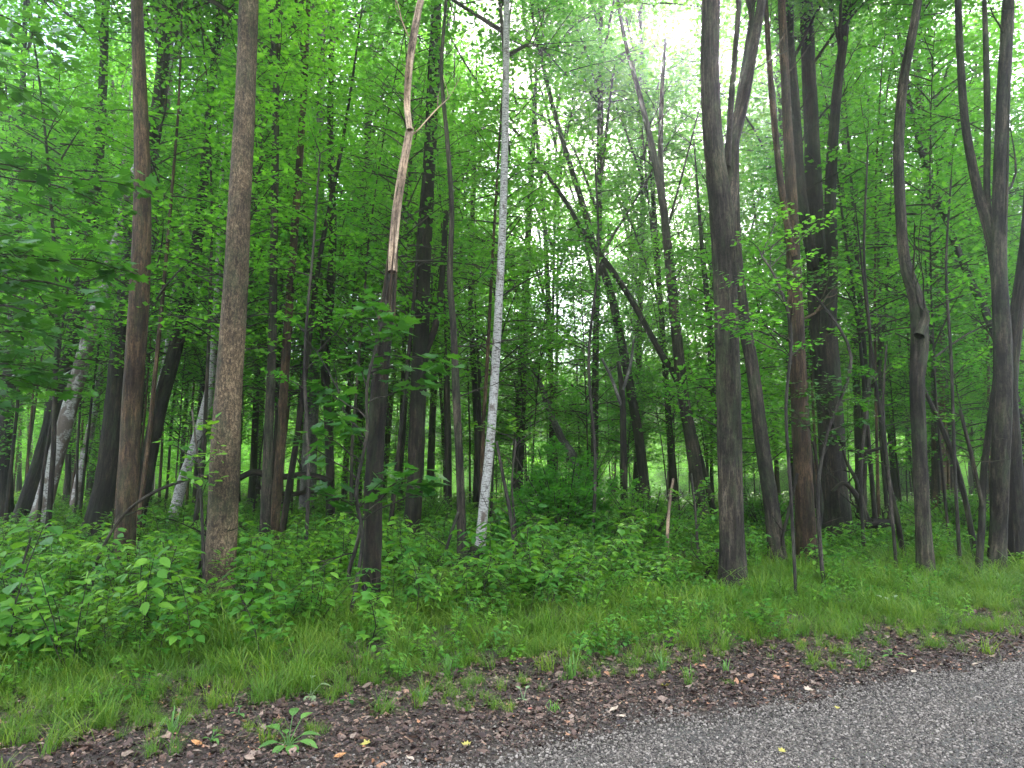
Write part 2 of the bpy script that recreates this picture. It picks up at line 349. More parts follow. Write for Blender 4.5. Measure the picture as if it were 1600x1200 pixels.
# ------------------------------------------------------------------ foliage builders
def bough(B, rng, base, d, Lb, leaf, tm, K=12, Mx=8, droop=.18, lm=1, tm_=0, r0=None, spread=.5, axis_pts=True, seg=4, up=.55, jit=.3):
    """a leafy branch: main axis, alternating side twigs, two ranks of leaves lying roughly level"""
    d = np.asarray(d, float); d = d/np.linalg.norm(d); base = np.asarray(base, float)
    sidev = np.cross(d, [0, 0, 1.]); sidev = sidev/(np.linalg.norm(sidev)+1e-6)
    bend = rng.normal(0, .12); k = 6
    tt = np.linspace(0, 1, k); ax = base + d*Lb*tt[:, None] + sidev*(bend*Lb*tt**2)[:, None] + np.array([0, 0, -1.])*(droop*Lb*tt**2)[:, None]
    r0 = r0 or .006 + .008*Lb
    if axis_pts: B.tube(ax, np.linspace(r0, .003, k), seg, tm_, rng=rng, cap=False)
    t = np.sort(rng.uniform(.15, 1.0, K)); t[-1] = 1.0
    o_ = np.stack([np.interp(t, tt, ax[:, i]) for i in range(3)], 1)
    sgn = np.where(np.arange(K) % 2 == 0, 1., -1.)
    ang = sgn*rng.uniform(.6, 1.15, K); ang[-1] = rng.normal(0, .1)
    hd = d.copy()
    dx = hd[None]*np.cos(ang)[:, None] + sidev[None]*np.sin(ang)[:, None] + np.array([0, 0, 1.])*rng.normal(.02, .16, K)[:, None]
    dx /= np.linalg.norm(dx, axis=1)[:, None]
    ln = Lb*spread*(1.05-.65*t)*rng.uniform(.6, 1.15, K) + leaf*.8
    u = (np.arange(Mx)+.6)/Mx
    pos = o_[:, None, :] + dx[:, None, :]*(ln[:, None]*u[None])[:, :, None] - np.array([0, 0, 1.])*(ln[:, None]*.14*u[None]**2)[:, :, None]
    if axis_pts and Lb > .5:
        for i in range(K): B.tube(np.stack([o_[i], pos[i, Mx//2], pos[i, -1]]), [.0035, .0025, .0015], 3, tm_, rng=rng, cap=False)
    s2 = np.cross(dx, [0, 0, 1.]); s2 /= np.linalg.norm(s2, axis=1)[:, None]+1e-6
    sg = np.where(np.arange(Mx) % 2 == 0, 1., -1.)
    n = K*Mx
    ld = dx[:, None, :]*rng.uniform(.3, .9, (K, Mx, 1)) + s2[:, None, :]*(sg[None, :, None]*rng.uniform(.5, 1.1, (K, Mx, 1))) + rng.normal(0, .14, (K, Mx, 3)) - np.array([0, 0, .18])
    pos = pos + rng.normal(0, leaf*jit, (K, Mx, 3))
    nr = np.array([0, 0, 1.]) + rng.normal(0, up, (n, 3))
    keep = rng.uniform(0, 1, n) < .9
    if getattr(B, 'single', None) is not None:
        B.single.append((pos.reshape(-1, 3)[keep], ld.reshape(-1, 3)[keep], nr[keep], (leaf*rng.uniform(.6, 1.2, n))[keep])); return
    B.leaves(tm, pos.reshape(-1, 3)[keep], ld.reshape(-1, 3)[keep], nr[keep], (leaf*rng.uniform(.6, 1.2, n))[keep], lm, rng=rng)

def smooth_path(P, n):
    """Catmull-Rom through control points, n samples"""
    P = np.asarray(P, float); k = len(P)
    if k == 2: return P[0] + (P[1]-P[0])*np.linspace(0, 1, n)[:, None]
    ln = np.concatenate([[0], np.cumsum(np.linalg.norm(np.diff(P[:, :3], axis=0), axis=1))]); u = np.linspace(0, ln[-1], n)
    E_ = np.concatenate([2*P[:1]-P[1:2], P, 2*P[-1:]-P[-2:-1]]); o_ = []
    for x in u:
        i = min(max(int(np.searchsorted(ln, x, 'right')-1), 0), k-2); t_ = (x-ln[i])/(ln[i+1]-ln[i]+1e-9)
        a_, b_, c_, d_ = E_[i], E_[i+1], E_[i+2], E_[i+3]
        o_.append(.5*((2*b_)+(-a_+c_)*t_+(2*a_-5*b_+4*c_-d_)*t_*t_+(-a_+3*b_-3*c_+d_)*t_**3))
    return np.array(o_)

def bare_twigs(B, rng, base, d, Lb, r, m, depth=2):
    """a bare crooked branch with side shoots"""
    k = 7; d = np.asarray(d, float)/np.linalg.norm(d); P = [np.asarray(base, float)]; cur = d.copy()
    for i in range(k-1):
        cur = cur + rng.normal(0, .16, 3) + np.array([0, 0, .05]); cur /= np.linalg.norm(cur); P.append(P[-1]+cur*Lb/(k-1))
    P = np.array(P); B.tube(P, np.linspace(r, max(r*.22, .0025), k), 5, m, rng=rng, cap=False)
    if depth > 0:
        for i in range(2, k-1):
            if rng.uniform() < .75:
                dd = P[i]-P[i-1]; dd = dd/np.linalg.norm(dd) + rng.normal(0, .6, 3); bare_twigs(B, rng, P[i], dd, Lb*rng.uniform(.25, .5), r*.5, m, depth-1)

def canopy_crown(rng, Hc, Rc, nb, leaf, bark, z0=0.0, nl=9, tm=LEAF2, leafm=None):
    """crown whose base sits at the origin: ascending limbs carrying boughs"""
    B = Buf(); per = max(4, nb//nl)
    top = smooth_path([(0, 0, z0), (rng.normal(0, .3), rng.normal(0, .3), z0+Hc*.5), (rng.normal(0, .5), rng.normal(0, .5), z0+Hc)], 8)
    B.tube(top, np.linspace(.05, .012, 8), 6, 0, rng=rng, cap=False)
    limbs = [top]
    for i in range(nl):
        f = (i+.5)/nl*.75; az = i*2.4 + rng.normal(0, .4); b = np.array([np.interp(f, np.linspace(0, 1, 8), top[:, j]) for j in range(3)])
        R_ = Rc*(1-.55*f)*rng.uniform(.7, 1.15); dv = np.array([math.cos(az), math.sin(az), 0])
        e = b + dv*R_ + np.array([0, 0, Hc*rng.uniform(.12, .38)]); mid = b + dv*R_*.45 + np.array([0, 0, Hc*rng.uniform(.14, .24)])
        P = smooth_path([b, mid, e], 7); B.tube(P, np.linspace(.06, .012, 7), 5, 0, rng=rng, cap=False); limbs.append(P)
    for P in limbs:
        c = P[:, :2].mean(0)
        for j in range(per):
            u = rng.uniform(.3, 1.0); b = np.array([np.interp(u, np.linspace(0, 1, len(P)), P[:, q]) for q in range(3)])
            az = rng.uniform(0, 6.283); d = np.array([math.cos(az), math.sin(az), rng.uniform(-.15, .6)])
            bough(B, rng, b, d, rng.uniform(.8, 1.7)*Rc/2.6, leaf, tm, K=9, Mx=7, droop=.15, lm=1, tm_=0, seg=3, up=.6, spread=.6, jit=.9)
    return B.mesh('crown', [bark, leafm or M_LEAF])

def young_crown(rng, H, R_, nb, leaf, tm=LEAF2, z0=.15, leafm=None, K=11, Mx=8, lean=.1):
    """layered crown of an understorey tree, level tiers from z0*H to the top"""
    B = Buf()
    for i in range(nb):
        f = z0 + (1-z0)*((i+.5)/nb); az = i*2.4+rng.normal(0, .5); R1 = R_*(1.0-.62*(f-z0)/(1-z0))*rng.uniform(.55, 1.2)
        if rng.uniform() < .14: continue
        d = np.array([math.cos(az), math.sin(az), rng.uniform(.05, .9)])
        bough(B, rng, (lean*H*f*f, 0, H*f), d, R1, leaf, tm, K=K, Mx=Mx, droop=.22, up=.6, jit=.85, spread=.6)
    return B.mesh('crown', [M_TWIG, leafm or M_LEAF])

def generic_trunk(rng, H, r, bark, lean=0.1, n=8, limbs=5, wig=.15):
    B = Buf(); k = 12; zz = np.linspace(-.3, H, k); f = zz/H
    P = np.stack([lean*H*f*f + wig*np.cumsum(rng.normal(0, .35, k))*.4, wig*np.cumsum(rng.normal(0, .35, k))*.4, zz], 1); P[:, :2] -= P[1, :2]
    B.tube(P, r*(1-.78*np.clip(f, 0, 1)), n, 0, relief=.05, rng=rng, flare=.45)
    for i in range(limbs):
        u = rng.uniform(.2, .9); b = [np.interp(u*H, P[:, 2], P[:, j]) for j in range(3)]
        az = rng.uniform(0, 6.28); bare_twigs(B, rng, b, (math.cos(az), math.sin(az), rng.uniform(.2, 1)), rng.uniform(.8, 2.2), r*.22, 0, 1)
    return B.mesh('trunk', [bark])

# ------------------------------------------------------------------ the trees one can tell apart
rng = np.random.default_rng(7)
CROWNS = [canopy_crown(np.random.default_rng(100+i), 8.5, 3.2, 135, .14, M_TWIG) for i in range(5)]

def px_path(pts, Y, rng, jit=.12, ground=True, n=None):
    """photograph points (px, py, width px) -> smooth world path and radii"""
    P = []; R = []
    yy = 0.0
    for i, (px, py, wd) in enumerate(pts):
        y_ = Y + yy; P.append(at(px, py, y_)); R.append(wd/2*y_/F); yy += rng.normal(0, jit)
    P = np.array(P)
    if ground:
        gz = float(ground_z(P[0][0], P[0][1])); d = P[1]-P[0]; P[0] = P[0] + d*((gz-.22-P[0][2])/d[2])
    return P, np.array(R)

def extend_up(P, R, H):
    d = P[-1]-P[-2]; d = d/np.linalg.norm(d); d[2] = max(d[2], .6); z = P[-1][2]; r = R[-1]
    if z >= H-.5: return P, R
    st = (H-z)/3
    for i in range(3):
        d = d + np.array([0, 0, .25]); d /= np.linalg.norm(d); P = np.vstack([P, P[-1]+d*st/d[2]]); r = r*(.72 if i < 2 else .4); R = np.append(R, r)
    return P, R

def photo_tree(name, stems, Y, bark, label, cat='tree', crown=True, H=15.0, flare=.75, relief=.05, twigs=3, group=None, hc=None, segs=None, crown_s=1.0, seed=0, zone=(.25, .95)):
    """stems: lists of (px, py, width); the first is rooted in the ground, a stem marked 'up' starts on another stem"""
    rg = np.random.default_rng(int(Y*37) + int(stems[0][0][0]) + seed)
    built = []
    for i, st in enumerate(stems):
        up = st[0][2] < 0
        if up: st = [(a, b, abs(c)) for a, b, c in st]
        P, R = px_path(st, Y, rg, .10, ground=not up)
        if st[-1][1] <= 12 and H: P, R = extend_up(P, R, H - i*1.0)
        elif not H and 'dead' not in name and R[-1] > .03: P, R = extend_up(P, R, P[-1][2] + 5.0)
        built.append((P, R, up))
    o0 = built[0][0][0].copy(); o0[2] = float(ground_z(o0[0], o0[1]))
    root = thing(name, o0, label, cat, group)
    seg = segs or (26 if Y < 12.5 else 16 if Y < 18 else 10)
    for i, (P, R, up) in enumerate(built):
        k = int(max(14, min(110, (P[-1][2]-P[0][2]) * (9 if Y < 12.5 else 4))))
        PR = smooth_path(np.hstack([P, R[:, None]]), k); Pq = PR[:, :3]-o0; Rq = np.maximum(PR[:, 3], .004)
        B = Buf(); B.tube(Pq, Rq, seg, 0, relief=relief, rng=rg, flare=0 if up else flare)
        for j in range(twigs):
            u = rg.uniform(*zone); q_ = int(u*(k-1)); az = rg.uniform(0, 6.28)
            bare_twigs(B, rg, Pq[q_], (math.cos(az), .5*math.sin(az), rg.uniform(.0, 1.0)), rg.uniform(.5, 2.0), max(.006, Rq[q_]*.22), 0, 1)
        link('trunk' if i == 0 else 'stem', B.mesh('trunk', [bark if not isinstance(bark, list) else bark[i]]), root)
        if crown and st[-1][1] <= 12 and i < 3:
            z_c = hc or max(6.5, CAM_H + (.70 if Y < 13 and int(stems[0][0][0]) > 700 else .80 if Y < 13 else .60)*Y)
            z_c = min(z_c, Pq[-1][2]-1.5)
            c = np.array([np.interp(z_c, Pq[:, 2], Pq[:, a_]) for a_ in range(3)]); dd = Pq[-1]-c; dd /= np.linalg.norm(dd)
            co = link('crown', CROWNS[int(rg.integers(5))], root, tuple(c))
            s_ = crown_s*rg.uniform(.85, 1.15)*(1 if len(stems) == 1 else .8); co.scale = (s_, s_, s_)
            co.rotation_euler = (Vector(dd)*.6+Vector((0, 0, .4))).to_track_quat('Z', 'Y').to_euler(); co.rotation_euler.rotate_axis('Z', rg.uniform(0, 6.28))
    return root

photo_tree('tree', [[(190, 905, 30), (200, 760, 29), (205, 650, 29), (215, 500, 30), (221, 380, 28), (222, 250, 24), (218, 120, 21), (214, 0, 18)]], 11.3, M_BROWN,
           'straight smooth brown trunk standing in front of the leaning birch at left', twigs=1, relief=.025)
photo_tree('tree', [[(150, 845, 42), (170, 740, 34), (184, 620, 34), (192, 540, 33), (205, 430, 30), (225, 300, 24), (250, 150, 20), (262, 0, 16)]], 16.5, M_DARK,
           'thick blackish furrowed trunk close behind the straight brown trunk at left', twigs=2, relief=.06)
photo_tree('birch_tree', [[(52, 848, 28), (78, 750, 25), (100, 670, 23), (122, 590, 22), (150, 490, 20), (180, 390, 18), (205, 290, 17), (240, 210, 17), (262, 150, 15), (262, 90, 13), (248, 40, 11), (246, 0, 9)],
           [(262, 120, -10), (285, 60, 10), (312, 12, 8), (330, 0, 7)]], 17.5, M_BIRCHD,
           'large leaning birch with peeling patchy bark and a forked crooked top, left side', twigs=3, relief=.04)
photo_tree('tree', [[(26, 842, 32), (60, 740, 28), (88, 640, 26), (108, 560, 24), (130, 440, 20), (150, 300, 17), (160, 150, 14), (165, 0, 11)]], 18.5, M_DARK,
           'dark trunk leaning right alongside the large birch, on its left', twigs=2)
photo_tree('birch_tree', [[(113, 815, 15), (126, 740, 14), (140, 680, 13), (155, 600, 12), (168, 520, 10), (178, 430, 9), (190, 300, 7)]], 25, M_BIRCHD,
           'slimmer mottled birch between the large birch and the blackish trunk', H=0, crown=False, twigs=1)
photo_tree('tree', [[(206, 852, 24), (228, 740, 23), (248, 640, 22), (270, 560, 21), (295, 450, 19), (312, 350, 17), (322, 240, 14), (333, 120, 12), (345, 0, 9)]], 17.2, M_DARK,
           'dark trunk leaning right between the straight brown trunk and the big scaly one', twigs=4)
photo_tree('birch_tree', [[(262, 845, 17), (283, 760, 16), (300, 710, 15), (318, 650, 15), (330, 590, 13), (338, 480, 10), (342, 380, 8)]], 19.5, M_BIRCH,
           'pale birch stem leaning toward the big scaly trunk from behind', H=0, crown=False, twigs=1)
photo_tree('birch_tree', [[(205, 800, 9), (230, 690, 9), (248, 610, 9), (262, 540, 8), (275, 430, 7)]], 23, M_BIRCH,
           'thin white birch pole glimpsed beside the dark leaning trunk', H=0, crown=False, twigs=0)
photo_tree('tree', [[(340, 935, 42), (347, 830, 44), (352, 700, 43), (358, 600, 40), (368, 450, 38), (374, 320, 35), (381, 200, 33), (386, 90, 31), (389, 0, 31)]], 9.3, M_MOTT,
           'big scaly mottled brown trunk, thickest on the left, rising from the leafy seedlings', twigs=0, relief=.022, segs=36)
photo_tree('tree', [[(413, 865, 15), (419, 700, 14), (425, 560, 13), (428, 400, 12), (431, 200, 11), (434, 0, 9)]], 14.6, M_GREY,
           'thin upright grey pole trunk just right of the big scaly trunk', twigs=3)
photo_tree('tree', [[(424, 862, 15), (437, 720, 15), (444, 600, 14), (455, 430, 13), (466, 280, 12), (476, 120, 10), (482, 0, 8)]], 15.2, M_BROWN,
           'thin brown trunk leaning slightly right, second right of the big scaly trunk', twigs=3)
photo_tree('tree', [[(438, 845, 10), (455, 740, 10), (470, 640, 9), (484, 520, 9), (500, 400, 8), (530, 250, 6)]], 15.8, M_DARK,
           'very thin dark pole leaning right behind the pair of thin trunks', H=0, crown=False, twigs=3)
photo_tree('tree', [[(480, 822, 27), (482, 740, 25), (487, 640, 22), (492, 520, 20), (497, 380, 17), (500, 200, 14), (505, 0, 10)]], 24, M_PALEB,
           'pale grey stout trunk standing farther back behind the thin poles', twigs=1)
photo_tree('tree', [[(516, 835, 14), (516, 740, 13), (512, 640, 13), (508, 560, 15), (515, 480, 14), (520, 350, 12), (516, 200, 10), (520, 0, 8)],
                    [(509, 560, -9), (495, 470, 9), (480, 400, 8), (470, 280, 6)]], 19, M_DARK,
           'forked dark trunk whose two stems part at mid height, left of the broken tree', twigs=3)
# the broken tree
rb = photo_tree('broken_tree', [[(577, 968, 28), (582, 860, 27), (584, 760, 27), (588, 680, 26), (594, 590, 26), (603, 500, 24), (611, 430, 18), (614, 405, 15)],
                           [(613, 425, -15), (617, 350, 15), (628, 270, 14), (641, 200, 13)],
                           [(640, 203, -10), (636, 160, 11), (641, 90, 13), (653, 20, 12), (658, 0, 11)]], 8.3, [M_DARK, M_WOOD, M_WOOD],
           'broken dead tree with dark bark below and bare peeled orange-tan wood above', crown=False, H=10, twigs=1, relief=.05, flare=.25)
for ch in rb.children:
    if ch.name.startswith('stem'): ch['label'] = 'bare peeled tan stem without bark'
photo_tree('tree', [[(640, 858, 27), (648, 760, 26), (652, 650, 26), (657, 540, 26), (662, 430, 22), (669, 300, 19), (677, 150, 18), (683, 0, 15)],
                    [(660, 560, -12), (680, 510, 11), (690, 440, 10), (697, 330, 8)]], 15.6, M_DARK,
           'dark upright trunk behind and right of the broken tree', twigs=7)
photo_tree('tree', [[(722, 910, 14), (721, 820, 13), (718, 720, 12), (713, 620, 12), (709, 520, 10), (703, 430, 9), (706, 330, 8), (699, 220, 7), (690, 110, 6), (697, 0, 5)]], 11.9, M_GREY,
           'thin crooked grey sapling trunk left of the white birch', twigs=9, crown=False, H=0, relief=.06)
photo_tree('birch_tree', [[(748, 875, 17), (757, 780, 15), (766, 690, 14), (773, 590, 14), (779, 480, 13), (785, 360, 12.5), (789, 220, 12), (791, 90, 11), (792, 0, 10)]], 13.4, M_BIRCH,
           'slender white birch standing alone in the middle of the woods', twigs=3, relief=.02, flare=.25, crown_s=.8, zone=(.55, .95))
photo_tree('tree', [[(806, 790, 20), (810, 700, 18), (815, 600, 15), (820, 480, 12), (826, 350, 10), (835, 180, 8)]], 27, M_DARK,
           'dark trunk farther back, first to the right of the white birch', H=0, crown=False, twigs=4)
photo_tree('dead_tree', [[(906, 760, 13), (898, 720, 13), (880, 690, 12), (862, 650, 11), (848, 610, 9), (834, 575, 7)]], 24, M_PALEB,
           'pale leaning dead stem above the round green shrub', H=0, crown=False, twigs=3)
photo_tree('dead_tree', [[(976, 860, 11), (975, 760, 11), (974, 680, 10), (972, 610, 9), (966, 565, 6)], [(973, 640, -6), (955, 590, 5), (940, 560, 4)], [(973, 610, -5), (985, 570, 5), (990, 530, 3)]], 15.8, [M_DARK, M_PALEB, M_PALEB],
           'thin dead stem ending in a pale forked snag, right of the round shrub', H=0, crown=False, twigs=2)
photo_tree('tree', [[(1010, 790, 16.0), (1000, 700, 15.2), (985, 610, 14.4), (968, 520, 13.6), (950, 445, 12.8), (928, 385, 11.2), (915, 335, 10.4), (893, 265, 8.8), (862, 160, 7.2), (835, 40, 5.6), (830, 0, 4.8)]], 22, M_DARK,
           'dark trunk leaning left, crossing another leaning one halfway up', twigs=6, crown_s=.8)
photo_tree('tree', [[(1112, 788, 8.7), (1090, 700, 8.7), (1060, 600, 9.4), (1026, 540, 9.4), (990, 475, 9.4), (958, 425, 10.0), (915, 368, 8.7), (882, 312, 7.5), (846, 262, 6.2), (805, 205, 5.0), (760, 150, 3.7)]], 21, M_DARK,
           'long trunk leaning strongly left across the one beside it', twigs=7, H=0, crown=False)
photo_tree('tree', [[(1094, 785, 22.9), (1082, 700, 20.4), (1068, 620, 18.7), (1057, 520, 17.0), (1046, 410, 15.3), (1036, 320, 12.8), (1020, 235, 11.0), (1000, 150, 8.5), (978, 70, 6.8), (965, 0, 5.1)],
                    [(1037, 330, -10), (1032, 250, 9), (1034, 150, 7), (1040, 60, 5)]], 20.5, M_GREY,
           'tall grey trunk in front of the bright sky gap, left of the big forked trunk', twigs=7, crown_s=.7)
photo_tree('dead_sapling', [[(1043, 878, 5.2), (1043, 830, 5.2), (1047, 780, 4.5), (1052, 748, 3.9)]], 13.0, M_WOOD,
           'short broken pale stick standing upright left of the big forked trunk', H=0, crown=False, twigs=0, flare=0)
photo_tree('tree', [[(1145, 925, 38), (1143, 820, 36), (1140, 700, 36), (1137, 560, 36), (1133, 440, 36), (1127, 330, 36), (1115, 230, 31), (1109, 110, 29), (1111, 0, 29)],
                    [(1133, 345, -26), (1142, 285, 24), (1143, 230, 22), (1158, 170, 20), (1176, 80, 16), (1190, 0, 14)],
                    [(1137, 260, -10), (1141, 180, 10), (1148, 90, 9), (1155, 0, 8)]], 9.7, M_GREY,
           'big grey furrowed trunk near the road that forks above mid height, right of centre', twigs=1, relief=.045, segs=36)
photo_tree('tree', [[(1217, 885, 26), (1205, 790, 24), (1190, 690, 22), (1176, 580, 21), (1162, 500, 20), (1152, 420, 19), (1148, 330, 16), (1150, 200, 13), (1170, 60, 10), (1176, 0, 9)]], 12.4, M_GREY,
           'trunk leaning left into the big forked trunk from behind', twigs=3, relief=.05)
photo_tree('tree', [[(1262, 875, 30), (1256, 770, 28), (1250, 650, 26), (1245, 540, 25), (1240, 420, 22), (1236, 300, 18), (1228, 150, 14), (1221, 0, 12)],
                    [(1240, 400, -12), (1222, 300, 11), (1206, 150, 10), (1196, 0, 8)]], 12.9, M_BROWN,
           'brown grey trunk standing just left of the stoutest dark trunk', twigs=2, relief=.045)
photo_tree('tree', [[(1312, 848, 43.7), (1303, 760, 38.9), (1298, 660, 37.3), (1290, 560, 38.9), (1283, 470, 37.3), (1275, 380, 29.2), (1270, 250, 23.5), (1264, 120, 21.1), (1259, 0, 19.4)],
                    [(1292, 520, -26), (1298, 400, 20), (1297, 300, 17), (1305, 170, 15), (1318, 60, 13), (1324, 0, 12)],
                    [(1272, 420, -18), (1252, 300, 16), (1244, 180, 15), (1235, 60, 12), (1232, 0, 11)]], 16, M_DARK,
           'stoutest dark tree on the right, dividing into three upright stems', twigs=3, relief=.06, segs=28)
photo_tree('tree', [[(1448, 905, 22), (1441, 790, 21), (1436, 680, 20), (1433, 600, 21), (1437, 530, 25), (1432, 470, 22), (1414, 410, 17), (1407, 330, 16), (1404, 230, 16), (1411, 130, 15), (1424, 60, 14), (1434, 0, 13)],
                    [(1436, 525, -16), (1445, 500, 14), (1443, 482, 10)]], 11.2, M_GREY,
           'crooked trunk with a burl at its bend, left of the three-stemmed tree', twigs=3, relief=.05)
photo_tree('tree', [[(1556, 903, 24), (1560, 820, 24), (1563, 720, 26), (1567, 620, 27), (1566, 520, 26), (1561, 420, 23), (1563, 300, 22), (1568, 150, 20), (1576, 0, 18)],
                    [(1562, 470, -18), (1550, 380, 16), (1526, 290, 14), (1508, 190, 12), (1500, 80, 11), (1497, 0, 10)],
                    [(1562, 400, -10), (1543, 320, 10), (1543, 200, 10), (1541, 90, 9), (1538, 0, 7)]], 11.6, M_GREY,
           'three-stemmed tree spreading from one base near the right edge', twigs=2, relief=.05)
photo_tree('tree', [[(1592, 893, 32), (1586, 800, 28), (1580, 700, 27), (1576, 600, 24), (1590, 480, 20), (1606, 350, 18), (1612, 200, 16), (1615, 0, 14)]], 12.1, M_DARK,
           'dark thick trunk at the right edge, right behind the three-stemmed one', twigs=2)
photo_tree('sapling', [[(1528, 898, 11), (1534, 820, 10), (1537, 740, 10), (1548, 650, 9), (1556, 580, 7)], [(1535, 790, -6), (1520, 720, 6), (1500, 640, 5)]], 11.4, M_GREY,
           'slim grey sapling at the foot of the three-stemmed tree', H=0, crown=False, twigs=2, flare=.1)
photo_tree('sapling', [[(1412, 875, 8), (1402, 810, 8), (1392, 770, 8), (1386, 730, 7)]], 13.2, M_DARK,
           'short dark broken stem leaning left, left of the crooked trunk', H=0, crown=False, twigs=0, flare=.1)
photo_tree('tree', [[(1468, 790, 22), (1467, 690, 20), (1465, 600, 18), (1462, 480, 16), (1455, 340, 13), (1440, 200, 10)]], 24, M_BROWN,
           'brown straight trunk farther back, seen right of the crooked trunk', H=0, crown=False, twigs=2)
photo_tree('sapling', [[(1524, 868, 9), (1510, 790, 8), (1492, 720, 8), (1470, 665, 7), (1440, 600, 5)]], 13.6, M_DARK,
           'thin dark sapling slanting left between the crooked trunk and the right clump', H=0, crown=False, twigs=2, flare=.1)
photo_tree('tree', [[(1610, 800, 18), (1598, 680, 15), (1560, 540, 12), (1500, 400, 11), (1450, 270, 10), (1425, 180, 8), (1410, 90, 6)]], 19, M_DARK,
           'slender trunk leaning far left behind the right clump', H=0, crown=False, twigs=4)
photo_tree('tree', [[(700, 800, 12), (700, 700, 11), (698, 600, 10), (700, 450, 9), (705, 300, 7)]], 22, M_DARK,
           'thin dark trunk behind the crooked grey sapling trunk', H=0, crown=False, twigs=4)
photo_tree('tree', [[(745, 800, 13), (747, 700, 12), (742, 600, 10), (735, 450, 8), (740, 300, 7)]], 23, M_DARK,
           'thin dark trunk seen close on the left of the white birch', H=0, crown=False, twigs=4)
photo_tree('tree', [[(808, 910, 6), (800, 820, 6), (785, 740, 5), (776, 690, 4)]], 11.6, M_TWIG,
           'pencil-thin bare dark stem just right of the foot of the white birch', cat='sapling', H=0, crown=False, twigs=2, flare=0)
photo_tree('tree', [[(1165, 790, 12), (1120, 640, 11), (1108, 500, 10), (1100, 420, 8)]], 26, M_DARK,
           'thin trunk farther back glimpsed left of the big forked trunk', H=0, crown=False, twigs=3)
photo_tree('tree', [[(1345, 800, 13), (1350, 700, 12), (1352, 600, 10), (1345, 480, 8), (1335, 350, 6)], [(1349, 640, -7), (1375, 560, 6), (1385, 450, 5)]], 20, M_DARK,
           'forked thin trunk behind the arching dead branches, right of the stout tree', H=0, crown=False, twigs=4)
photo_tree('tree', [[(10, 815, 22), (8, 700, 20), (14, 600, 18), (20, 480, 15), (30, 300, 12), (36, 120, 9), (40, 0, 7)]], 20, M_DARK,
           'dark trunk at the left edge behind the overhanging leaves', twigs=3)

rg = np.random.default_rng(12); Pw, Rw = px_path([(604, 500, 24), (611, 430, 19), (617, 350, 15), (622, 315, 14)], 8.3, rg, 0, False); ow = np.array(rb.location)
for q_ in range(15):
    a_ = q_*.83; B = Buf(); hgt = rg.uniform(.3, 1.0); off = np.array([math.cos(a_), math.sin(a_), 0])
    Q = smooth_path(np.hstack([Pw, Rw[:, None]]), 10); Q = Q[:max(4, int(10*hgt))]; kk = len(Q)
    B.tube(Q[:, :3] - ow + off*(Q[:, 3:]*.93), np.linspace(rg.uniform(.014, .03), .002, kk), 6, 0, relief=.1, rng=rg)
    link('bark_strip', B.mesh('bark_strip', [M_DARK if q_ % 2 else M_BROWN]), rb)

# fallen poles, dead branches, stump
def lying(name, pts, Y, m, label, cat='branch', twigs=2, Y2=None, seg=8, seed=0, relief=.06):
    rg = np.random.default_rng(seed+int(pts[0][0])); k = len(pts)
    Ys = np.linspace(Y, Y2 or Y, k); P = np.array([at(a, b, y) for (a, b, c), y in zip(pts, Ys)]); R = np.array([c/2*y/F for (a, b, c), y in zip(pts, Ys)])
    o0 = P[0].copy(); root_me = Buf(); PR = smooth_path(np.hstack([P, R[:, None]]), 26)
    root_me.tube(PR[:, :3]-o0, np.maximum(PR[:, 3], .003), seg, 0, relief=relief, rng=rg)
    for j in range(twigs):
        q_ = int(rg.uniform(5, 22)); bare_twigs(root_me, rg, PR[q_, :3]-o0, (rg.normal(), rg.normal()*.5, rg.uniform(-.2, .8)), rg.uniform(.25, .7), max(.004, PR[q_, 3]*.4), 0, 1)
    return link(name, root_me.mesh(name, [m]), None, tuple(o0), label, cat)
lying('fallen_pole', [(128, 960, 5), (150, 880, 5), (185, 815, 5), (230, 775, 5), (290, 750, 4), (345, 740, 3), (380, 737, 2)], 9.2, M_GREY, 'slim grey fallen pole leaning up across the left trunks', Y2=9.9)
lying('dead_branch', [(305, 920, 8), (315, 880, 8), (325, 845, 9), (330, 800, 5)], 9.6, M_DARK, 'dark broken branch leaning against the foot of the big scaly trunk', twigs=3)
lying('fallen_tree', [(520, 752, 9), (480, 742, 10), (430, 746, 10), (395, 738, 10), (360, 752, 9), (320, 745, 7)], 17, M_DARK, 'dark fallen trunk hung up level among the poles behind the big scaly trunk', 'fallen tree', 5)
lying('fallen_tree', [(530, 780, 6), (490, 768, 7), (450, 772, 7), (400, 760, 6)], 17.5, M_DARK, 'lower thin dark log just beneath the hung-up fallen trunk', 'fallen tree', 3)
lying('dead_branch', [(1352, 822, 10), (1345, 790, 9), (1335, 770, 8), (1318, 755, 7), (1300, 768, 5)], 15.2, M_DARK, 'arching thick dead branch beside the foot of the stoutest tree', twigs=4)
lying('dead_branch', [(1362, 825, 8), (1350, 795, 7), (1338, 752, 6), (1322, 720, 4), (1315, 690, 3)], 15.4, M_DARK, 'taller arching dead branch above the brush heap', twigs=3)
lying('dead_branch', [(1400, 812, 11), (1380, 818, 14), (1355, 818, 15), (1335, 826, 10)], 15.3, M_DARK, 'short dark rotten log in the brush right of the stoutest tree', 'log', 5)
lying('dead_branch', [(1395, 690, 4), (1370, 702, 5), (1345, 706, 5), (1322, 700, 5), (1308, 680, 5), (1300, 660, 4)], 14, M_DARK, 'drooping curved bare branch in front of the bright leaves right of the stoutest tree', twigs=3)
lying('dead_branch', [(1230, 905, 6), (1222, 850, 5), (1232, 800, 5), (1246, 740, 5)], 12.3, M_DARK, 'thin dark stem leaning between the two trunks right of the forked one', twigs=2)
